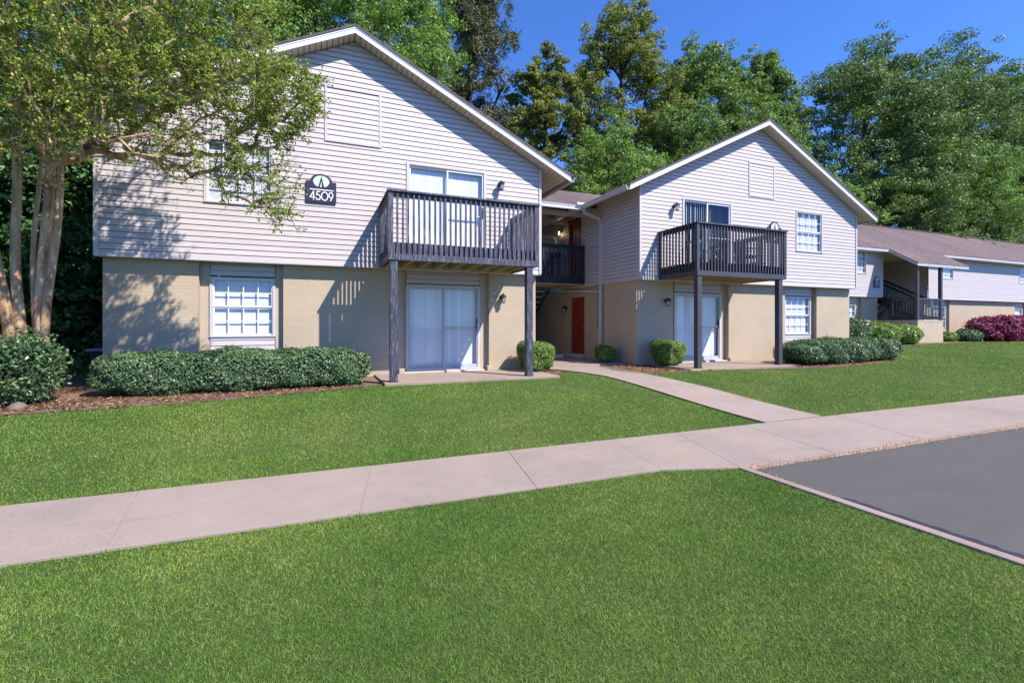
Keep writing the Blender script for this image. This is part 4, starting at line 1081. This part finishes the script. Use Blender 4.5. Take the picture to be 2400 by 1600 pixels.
def myrtle():
    e = empty('crape_myrtle', (-4.6, 10.1, -1.2), 'big multi-trunked crape myrtle with smooth tan trunks leaning over the left corner', 'tree')
    bx, by, bz = -4.33, 10.0, -1.2
    trunks = []
    # trunk tops (x,y,z): fan out and forward
    spec = [(-4.72, 9.75, 3.0, .082), (-4.44, 9.9, 2.9, .075), (-3.98, 9.9, 3.0, .085), (-3.80, 9.8, 2.8, .06), (-5.05, 9.6, 2.8, .08), (-5.4, 9.9, 3.1, .08), (-4.85, 9.2, 2.4, .07), (-4.20, 10.1, 3.1, .04)]
    for k, (x, y, z, r) in enumerate(spec):
        ox = (x + 4.35) * .42; oy = (y - 9.8) * .3; pl = []
        for q in range(13):
            f = q / 12; s = f ** 1.1
            pl.append((bx + ox + (x - bx - ox) * s + .04 * math.sin(f * 7 + k), by + oy + (y - by - oy) * s + .04 * math.cos(f * 6 + k * 2), bz + .15 + (z - bz - .15) * f))
        trunks.append(pl)
    lumps = [((-3.9, 8.9, 4.4), (1.5, 1.4, 1.2), 300), ((-3.3, 8.7, 4.1), (1.2, 1.2, 1.2), 300), ((-3.25, 8.6, 3.0), (1.05, .9, .6), 140), ((-2.4, 8.5, 4.15), (1.1, 1.0, 1.25), 230),
             ((-1.96, 8.25, 3.3), (.85, .65, .62), 75), ((-1.46, 8.2, 4.5), (.9, .8, 1.0), 170), ((-1.11, 8.2, 3.5), (.65, .65, .55), 100), ((-.50, 8.0, 3.45), (.46, .5, .6), 130), ((-.12, 8.0, 3.55), (.22, .25, .4), 26),
             ((-5.4, 9.2, 4.3), (1.5, 1.4, 1.2), 220), ((-4.3, 9.0, 3.2), (1.0, .9, .6), 100), ((-.85, 8.1, 2.6), (.55, .5, .42), 44), ((-1.5, 8.2, 2.5), (.7, .5, .4), 38), ((-.6, 8.0, 2.0), (.36, .3, .38), 26),
             ((-.42, 8.0, 1.75), (.25, .25, .32), 14), ((-1.9, 8.3, 2.45), (1.3, .5, .38), 60), ((-1.0, 8.1, 2.05), (.6, .4, .3), 26), ((-3.4, 8.7, 2.55), (.8, .7, .3), 26), ((-2.5, 8.3, 5.7), (1.7, 1.2, .9), 160), ((-5.0, 8.6, 5.6), (2.0, 1.5, 1.0), 120), ((-4.0, 9.2, 2.2), (.5, .3, .3), 12)]
    P_ = []
    for c, r, n in lumps:
        q = rng.normal(size=(n, 3)); q /= np.linalg.norm(q, axis=1)[:, None]; q *= rng.uniform(.35, 1.05, (n, 1)) ** .5
        P_.append(np.array(c) + q * np.array(r))
    Pt = np.concatenate(P_)
    A, Pa, tips = grow(trunks, Pt, .16, .22, .05, -.05)
    r = radii(A, Pa, tips, .0050, .40, .048)
    c = 0
    for (x, y, z, rr), pl in zip(spec, trunks):
        for q in range(13): f = q / 12; r[c + q] = max(r[c + q] * .9, rr * (1.1 - .4 * f)); r[c + q] = min(r[c + q], rr * (1.1 - .35 * f))
        c += 13
    npmesh('trunk', tubes(A[:c], Pa[:c], r[:c], 14), 4, 'bark_myrtle', e)
    npmesh('branches', tubes(A, Pa, r, 6, .010, 9, c), 4, 'bark_myrtle', e)
    # stump knot
    st = MB(); st.lathe((bx + .02, by, bz - .2), [(.0, 0), (.42, 0), (.40, .3), (.34, .55), (.26, .75), (.1, .85), (0, .86)], 14); so_ = st.build('stump', 'bark_myrtle', e, True)
    dm = so_.modifiers.new('d', 'DISPLACE'); tx = bpy.data.textures.new('lump', 'CLOUDS'); tx.noise_scale = .25; dm.texture = tx; dm.strength = .18
    sm = so_.modifiers.new('s', 'SUBSURF'); sm.levels = 1; sm.render_levels = 2; so_.modifiers.move(1, 0)
    # twigs and leaves
    tw = [tubes(A, Pa, r, 3, .0, .010, c)]; LC = []
    tipP = A[np.array(tips)]
    par = A[Pa[np.array(tips)]]; dirs = tipP - par; dirs /= np.linalg.norm(dirs, axis=1)[:, None] + 1e-9
    sparse = (tipP[:, 2] < 2.75)
    for q in range(4):
        keep = ~sparse | (rng.random(len(tipP)) < .5)
        o = tipP; d = dirs * .8 + rng.normal(0, .75, (len(o), 3)); d[:, 2] += .15; d /= np.linalg.norm(d, axis=1)[:, None]
        Lg = rng.uniform(.10, .26, (len(o), 1)); b = o + d * Lg
        AA = np.concatenate([o, b]); pp = np.concatenate([np.full(len(o), -1), np.arange(len(o))]); tw.append(tubes(AA, pp, np.full(len(AA), .0028), 3))
        nl = 10
        for s in range(nl):
            f = rng.uniform(.15, 1.08, (len(o), 1)); LC.append((o + d * Lg * f + rng.normal(0, .022, (len(o), 3)))[keep])
    npmesh('twigs', np.concatenate(tw), 4, 'twig', e)
    LC = np.concatenate(LC)
    npmesh('foliage', leaves(LC, .047, .55, .35), 4, 'lf_myrtle', e)
myrtle()

def crown_blobs(c, r, nb, br, top=1.0, low=.0):
    q = rng.normal(size=(nb, 3)); q /= np.linalg.norm(q, axis=1)[:, None]
    q *= rng.uniform(.25, 1.0, (nb, 1)) ** .45
    q[:, 2] = np.where(q[:, 2] < 0, q[:, 2] * (1 - low), q[:, 2])
    return np.array(c) + q * np.array(r), br * rng.uniform(.65, 1.35, nb)
def tree(name, x, y, zt, rx, zb, mat, label, nleaf=30000, leaf=.2, nb=90, br=.17, bark='bark', trunk_r=.28, asp=.6, group='trees behind the buildings', ry=None, shape=1.0, cat='tree', twr=.025, zg=None):
    z0 = float(T(x, y)) if zg is None else zg
    e = empty(name, (x, y, z0), label, cat, group=group)
    if x < 40 and name == 'tree': nb = int(nb * 1.3); nleaf = int(nleaf * 1.3)
    cz = (zt + zb) / 2; rz = (zt - zb) / 2
    B, brd = crown_blobs((x, y, cz), (rx, ry or rx * .85, rz), nb, br * rx)
    # narrow towards the top
    f = np.clip((B[:, 2] - cz) / rz, 0, 1); B[:, 0] = x + (B[:, 0] - x) * (1 - f * (1 - shape)); B[:, 1] = y + (B[:, 1] - y) * (1 - f * (1 - shape))
    th = zt - rz * .5
    pl = [(x + .15 * math.sin(q * .9), y + .15 * math.cos(q * .7), z0 - .2 + (th - z0) * q / 12) for q in range(13)]
    A, Pa, tips = grow([pl], B, max(.5, rx * .15), .5, .08, .05)
    r = radii(A, Pa, tips, twr, .5, trunk_r)
    for q in range(13): r[q] = max(r[q], trunk_r * (1 - .75 * q / 12)); r[q] = min(r[q], trunk_r * (1.1 - .8 * q / 12))
    npmesh('trunk', tubes(A, Pa, r, 7), 4, bark, e)
    w_ = brd ** 2; w_ /= w_.sum(); k = rng.choice(len(B), nleaf, p=w_)
    q = rng.normal(size=(nleaf, 3)); ln = np.linalg.norm(q, axis=1)[:, None]; q = q / ln * np.minimum(ln, 2.2) ** .6 * .75
    q[:, 2] *= .8
    # sub-clumps inside each blob
    sub = rng.normal(size=(len(B), 12, 3)) * .52; sel = sub[k, rng.integers(0, 12, nleaf)]
    C = B[k] + (q * np.array([.36, .36, .26]) + sel) * brd[k][:, None]
    nm = q / (np.linalg.norm(q, axis=1)[:, None] + 1e-6) * .9 + sel * .6; nm[:, 2] += .25; nm /= np.linalg.norm(nm, axis=1)[:, None]
    npmesh('crown', leaves(C, leaf, asp, .15, normals=nm), 4, mat, e)
    return e
def pine(x, y, zt, zb, rx, label):
    z0 = float(T(x, y)); e = empty('pine_tree', (x, y, z0), label, 'tree', group='trees behind the buildings')
    pl = [(x + .25 * math.sin(q * .5), y, z0 - .2 + (zt - .5 - z0) * q / 16) for q in range(17)]
    B = []
    for k in range(130):
        f = rng.uniform(0, 1) ** .9; z = zb + (zt - zb) * f; rr = rx * (1.05 - .72 * f) * (.72 + .28 * math.sin(k * 2.4)) * rng.uniform(.35, 1.1); a = rng.uniform(0, 2 * np.pi)
        B.append((x + rr * math.cos(a), y + rr * math.sin(a), z + rng.normal(0, .3)))
    B = np.array(B); A, Pa, tips = grow([pl], B, .5, .55, .08, -.06)
    r = radii(A, Pa, tips, .035, .42, .3)
    for q in range(17): r[q] = .3 * (1 - .85 * q / 16)
    npmesh('trunk', tubes(A, Pa, r, 7), 4, 'bark_dark', e)
    n = 46000; k = rng.integers(0, len(B), n); sub = rng.normal(size=(len(B), 9, 3)) * np.array([.55, .55, .3]); s = sub[k, rng.integers(0, 9, n)]
    C = B[k] + s + rng.normal(size=(n, 3)) * .16
    npmesh('crown', leaves(C, .34, .16, .1), 4, 'lf_pine', e)

tree('tree', 2.6, 25.5, 19.6, 4.4, 6, 'lf_light', 'light green feathery tree rising behind the left gable peak', 60900, .17, 110, .2, asp=.45, shape=.85)
tree('tree', -3.2, 24, 18.5, 4.3, 5, 'lf_light', 'light green tree behind the myrtle, left of the left gable peak', 55100, .17, 100, .2, asp=.45, shape=.85)
tree('tree', -9.5, 21, 17, 4.2, 2, 'lf_mid', 'green tree at far left behind the crape myrtle', 37700, .17, 80, .2)
pine(9.2, 29, 25.5, 8.5, 4.1, 'tall dark pine with drooping needles between the two gables, cut by the top edge')
tree('tree', 13.9, 28, 18.2, 2.9, 7, 'lf_olive', 'olive tinged tree just right of the pine', 34800, .17, 60, .22, 'bark_dark', .25, shape=.6)
tree('tree', 20.6, 29, 24.0, 4.7, 7, 'lf_olive', 'tall olive yellow tree with a pointed top between the gables', 60900, .18, 110, .19, 'bark_dark', .4, shape=.5)
tree('tree', 29.0, 30, 24.2, 4.8, 8, 'lf_mid', 'tall mid green tree right of the olive tree with a spiky top', 55100, .20, 100, .2, shape=.65)
tree('tree', 35.4, 30, 23.6, 4.3, 8, 'lf_mid', 'green tree with two narrow tips behind the right gable peak', 49300, .20, 90, .2, shape=.6)
tree('tree', 16.2, 24, 12.0, 3.4, 2, 'lf_light', 'lower bright green tree behind the breezeway roof', 37700, .15, 80, .22)
tree('tree', 23.8, 25.5, 14.8, 3.9, 3, 'lf_mid', 'rounded mid green tree left of the right gable peak', 43500, .17, 90, .22)
tree('tree', 11.3, 26, 9.5, 2.6, 2, 'lf_olive', 'small olive tree low behind the breezeway', 23200, .15, 50, .24, 'bark_dark', .2)
tree('tree', 31.0, 25.0, 15.0, 4.0, 3, 'lf_mid', 'bushy green tree hidden partly by the right gable', 37700, .18, 90, .22)
tree('tree', 37.5, 25.5, 12.6, 3.7, 1, 'lf_light', 'bright green low tree right of the right gable', 37700, .18, 80, .22)
tree('oak_tree', 46.5, 28, 25.0, 7.6, 7, 'lf_deep', 'broad dark green oak, tallest over the long brown roof', 100000, 0.21, 150, .19, trunk_r=.5)
tree('oak_tree', 60.0, 28, 27.5, 7.6, 8, 'lf_deep', 'broad dark oak right of the tallest oak, above the brown roof', 100000, 0.21, 140, .19, trunk_r=.5)
tree('oak_tree', 74.0, 29, 30.0, 8.0, 8, 'lf_deep', 'broad dark oak cut by the right edge of the picture', 100000, 0.21, 130, .19, trunk_r=.5)
tree('tree', 45.0, 23.8, 13.0, 5.0, 2.5, 'lf_deep', 'lower grey-green tree rising just over the brown roof at its left end', 64090, 0.144, 100, .2, trunk_r=.3)
tree('tree', 54.0, 24.5, 17.0, 5.6, 3, 'lf_light', 'rounded bright green tree in front of the dark oaks', 67860, 0.158, 110, .19, trunk_r=.3)
tree('tree', 65.0, 25, 18.0, 6.2, 3, 'lf_deep', 'grey-green tree low at the right edge in front of the oaks', 67860, 0.18, 110, .19, trunk_r=.3)
# dense privet screen left of the building
for i, (x, y, zt, rr, lb) in enumerate([(-6.0, 14.8, 5.6, 1.9, 'dark privet closest to the left corner of the building'), (-8.6, 14.4, 6.4, 2.1, 'dark privet behind the crape myrtle trunks'), (-11.6, 13.2, 6.6, 2.3, 'dark privet at the far left edge'), (-6.4, 18.5, 6.0, 2.2, 'dark privet further back beside the building')]):
    tree('privet_shrub', x, y, zt, rr, -1.6, 'lf_dark', lb, 46000, .13, 160, .28, 'bark_dark', .1, group='privet screen', cat='shrub', twr=.012)

def hedge(name, label, cx, cy, rx, ry, z0, zt, mat, n, leaf, rot=0, pw=3.2, asp=.55, group='clipped shrubs', cat='shrub', taper=0., lump=.05):
    """superellipsoid body: dark core + surface leaves"""
    e = empty(name, (cx, cy, z0), label, cat, group=group)
    h = zt - z0; rr = np.array([rx, ry, h / 2]); cr_, sr_ = math.cos(rot), math.sin(rot)
    def surf(q, k):
        u = np.abs(q / rr); s_ = (u ** pw).sum(1) ** (-1 / pw); q = q * s_[:, None]
        n_ = np.sign(q) * (np.abs(q / rr) + 1e-6) ** (pw - 1) / rr; n_ /= np.linalg.norm(n_, axis=1)[:, None]
        f = np.sin(q[:, 0] * 4.1 + 1.3 + q[:, 2] * 2) + np.sin(q[:, 1] * 6 + q[:, 0] * 2.3) + np.sin(q[:, 2] * 8 + q[:, 0] * 6.1 + q[:, 1] * 3) + .6 * np.sin(q[:, 0] * 13 + q[:, 2] * 15)
        q = q * np.array([1, 1, 1]) * (1 - taper * (.5 - q[:, 2:3] / h) * np.array([1, 1, 0]))
        q = q + n_ * (lump * .5 * f[:, None] - k)
        X_ = q[:, 0] * cr_ - q[:, 1] * sr_ + cx; Y_ = q[:, 0] * sr_ + q[:, 1] * cr_ + cy
        return np.stack([X_, Y_, q[:, 2] + z0 + h / 2], 1), np.stack([n_[:, 0] * cr_ - n_[:, 1] * sr_, n_[:, 0] * sr_ + n_[:, 1] * cr_, n_[:, 2]], 1)
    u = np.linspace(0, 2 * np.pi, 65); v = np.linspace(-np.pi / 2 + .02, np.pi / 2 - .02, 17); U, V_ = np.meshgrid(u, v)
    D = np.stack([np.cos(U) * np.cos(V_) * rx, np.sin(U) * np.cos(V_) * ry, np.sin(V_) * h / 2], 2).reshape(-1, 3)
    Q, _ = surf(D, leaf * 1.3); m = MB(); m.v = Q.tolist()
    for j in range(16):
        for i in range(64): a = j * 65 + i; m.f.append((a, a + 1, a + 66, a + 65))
    m.build('light_block_core', 'core', e, True)  # solid dark core added behind the leaves to block light, no branches modelled
    ar = np.array([ry * h, rx * h, rx * ry * 2]); fc = rng.choice(3, n, p=ar / ar.sum()); q = rng.uniform(-1, 1, (n, 3)); q[np.arange(n), fc] = np.sign(q[np.arange(n), fc]); q *= rr
    Q, crn = surf(q, 0.0)
    depth = np.abs(rng.normal(0, leaf * .8, (n, 1))); jit = np.where(rng.random((n, 1)) < .10, rng.uniform(0, leaf, (n, 1)), 0)
    C = Q - crn * depth + crn * jit
    npmesh('foliage', leaves(C, leaf, asp, .2, normals=crn), 4, mat, e)
    return e
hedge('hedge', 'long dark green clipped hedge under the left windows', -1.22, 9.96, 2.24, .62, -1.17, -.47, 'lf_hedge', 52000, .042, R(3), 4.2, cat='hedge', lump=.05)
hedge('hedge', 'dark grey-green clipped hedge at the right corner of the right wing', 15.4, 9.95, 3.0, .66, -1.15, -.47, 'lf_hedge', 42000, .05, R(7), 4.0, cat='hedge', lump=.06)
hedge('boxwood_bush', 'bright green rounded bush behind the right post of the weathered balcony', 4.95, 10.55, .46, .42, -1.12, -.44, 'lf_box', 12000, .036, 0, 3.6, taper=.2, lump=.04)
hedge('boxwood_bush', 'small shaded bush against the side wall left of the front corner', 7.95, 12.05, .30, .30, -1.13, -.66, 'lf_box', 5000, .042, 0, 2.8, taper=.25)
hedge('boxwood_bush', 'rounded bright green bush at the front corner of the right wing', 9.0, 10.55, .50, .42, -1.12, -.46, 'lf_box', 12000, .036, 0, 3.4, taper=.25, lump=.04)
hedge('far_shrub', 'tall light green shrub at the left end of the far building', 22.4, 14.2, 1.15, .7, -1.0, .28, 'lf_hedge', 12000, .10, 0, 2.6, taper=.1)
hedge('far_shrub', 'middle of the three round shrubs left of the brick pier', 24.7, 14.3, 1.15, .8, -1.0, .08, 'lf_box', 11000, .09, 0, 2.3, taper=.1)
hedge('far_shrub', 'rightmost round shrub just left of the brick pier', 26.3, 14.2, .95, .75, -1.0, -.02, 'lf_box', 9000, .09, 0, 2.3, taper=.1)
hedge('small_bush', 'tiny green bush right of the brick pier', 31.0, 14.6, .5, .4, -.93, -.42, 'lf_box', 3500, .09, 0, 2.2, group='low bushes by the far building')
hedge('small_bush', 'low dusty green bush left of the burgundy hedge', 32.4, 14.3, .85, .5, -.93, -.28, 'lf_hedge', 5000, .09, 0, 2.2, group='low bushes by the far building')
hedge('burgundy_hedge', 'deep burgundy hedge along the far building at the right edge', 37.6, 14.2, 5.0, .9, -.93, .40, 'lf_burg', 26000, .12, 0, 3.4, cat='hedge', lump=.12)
# loose camellia-like shrub in front of the crape myrtle
def loose_shrub(x, y, zb, zt, r, n, mat, label, size=.055, name='loose_shrub', nb=40):
    e = empty(name, (x, y, float(T(x, y))), label, 'shrub')
    B, brd = crown_blobs((x, y, (zb + zt) / 2), (r, r * .8, (zt - zb) / 2), nb, r * .28)
    z0 = float(T(x, y)); A, Pa, tips = grow([[(x + dx, y + dy, z0 - .05), (x + dx * 1.6, y + dy * 1.6, z0 + .15)] for dx, dy in ((-.1, 0), (.08, .06), (.02, -.09))], B, .12, .4, .06)
    rr = radii(A, Pa, tips, .006, .5, .03); npmesh('stems', tubes(A, Pa, rr, 5), 4, 'bark_dark', e)
    k = rng.integers(0, nb, n); C = B[k] + rng.normal(size=(n, 3)) * (brd[k] * .55)[:, None]
    npmesh('foliage', leaves(C, size, .55, .4), 4, mat, e)
loose_shrub(-4.12, 9.3, -1.15, -.18, .50, 15000, 'lf_hedge', 'loose dark green shrub in front of the crape myrtle base', nb=60)
loose_shrub(-5.75, 9.6, -1.0, -.1, .8, 9000, 'lf_hedge', 'loose dark shrub at the left edge of the picture', nb=50)
def azalea():
    e = empty('flowering_azalea', (-4.9, 12.6, -1.17), 'little azalea with red-orange blooms in the gap left of the hedge', 'shrub')
    n = 900; C = np.array([-4.95, 12.6, -.9]) + rng.normal(size=(n, 3)) * np.array([.28, .2, .12]); npmesh('foliage', leaves(C, .05), 4, 'lf_light', e)
    M['bloom'] = leafmat('azalea_bloom', [(0, (.6, .03, .01, 1)), (1, (.8, .12, .06, 1))]); n = 160
    C = np.array([-4.85, 12.5, -.78]) + rng.normal(size=(n, 3)) * np.array([.055, .045, .03]); npmesh('blooms', leaves(C, .06, .8), 4, 'bloom', e)
azalea()
for i, (x, y, s, lb) in enumerate([(-4.45, 8.75, .17, 'larger mossy rock in the mulch at the left edge'), (-3.95, 8.95, .11, 'small rock in the mulch under the loose shrub')]):
    m = MB(); m.lathe((x, y, float(T(x, y)) - .05), [(0, s * 1.1), (s * .6, s * .98), (s * 1.1, s * .6), (s * 1.25, .0)], 12)
    o = m.build('rock', 'rock', base=(x, y, float(T(x, y))), smooth=True); d = o.modifiers.new('d', 'DISPLACE'); tx = bpy.data.textures.new('rk', 'CLOUDS'); tx.noise_scale = .12; d.texture = tx; d.strength = .08
    tag(o, lb, 'rock')
# fallen pine straw on the beds, as loose litter
def litter():
    out = []
    for x0, x1, y0, y1, n in ((-7, 1.2, 8.2, 9.6, 9000), (4.2, 5.6, 9.5, 11, 1500), (7.4, 9.8, 9.1, 11.5, 3500), (12.2, 18, 8.9, 9.6, 1500), (-6, -3.8, 9.6, 12, 3000)):
        x = rng.uniform(x0, x1, n); y = rng.uniform(y0, y1, n); k = np.zeros(n, bool)
        for a, b in BEDS: k |= in_poly(x, y + .05 * np.sin(x * 11), a + b[::-1])
        x, y = x[k], y[k]; out.append(np.stack([x, y, T(x, y) + rng.uniform(-.006, .016, len(x))], 1))
    C = np.concatenate(out)
    o = npmesh('pine_straw', leaves(C, .07, .22, 1.6, .5), 4, 'litter'); tag(o, 'dry brown pine straw scattered over the planting beds', 'litter', kind='stuff')
    n = 500; x = rng.uniform(3.9, 30, n); y = 3.66 + rng.normal(0, .025, n); x2 = 4.25 + rng.normal(0, .03, 500); y2 = rng.uniform(2.7, 3.6, 500)
    C = np.stack([np.concatenate([x, x2]), np.concatenate([y, y2]), np.full(1000, -1.535)], 1)
    o = npmesh('leaf_litter', leaves(C, .035, .3, 1.6, .5), 4, 'litter'); tag(o, 'brown leaf litter in the gutter at the corner of the parking area', 'litter', kind='stuff')
litter()
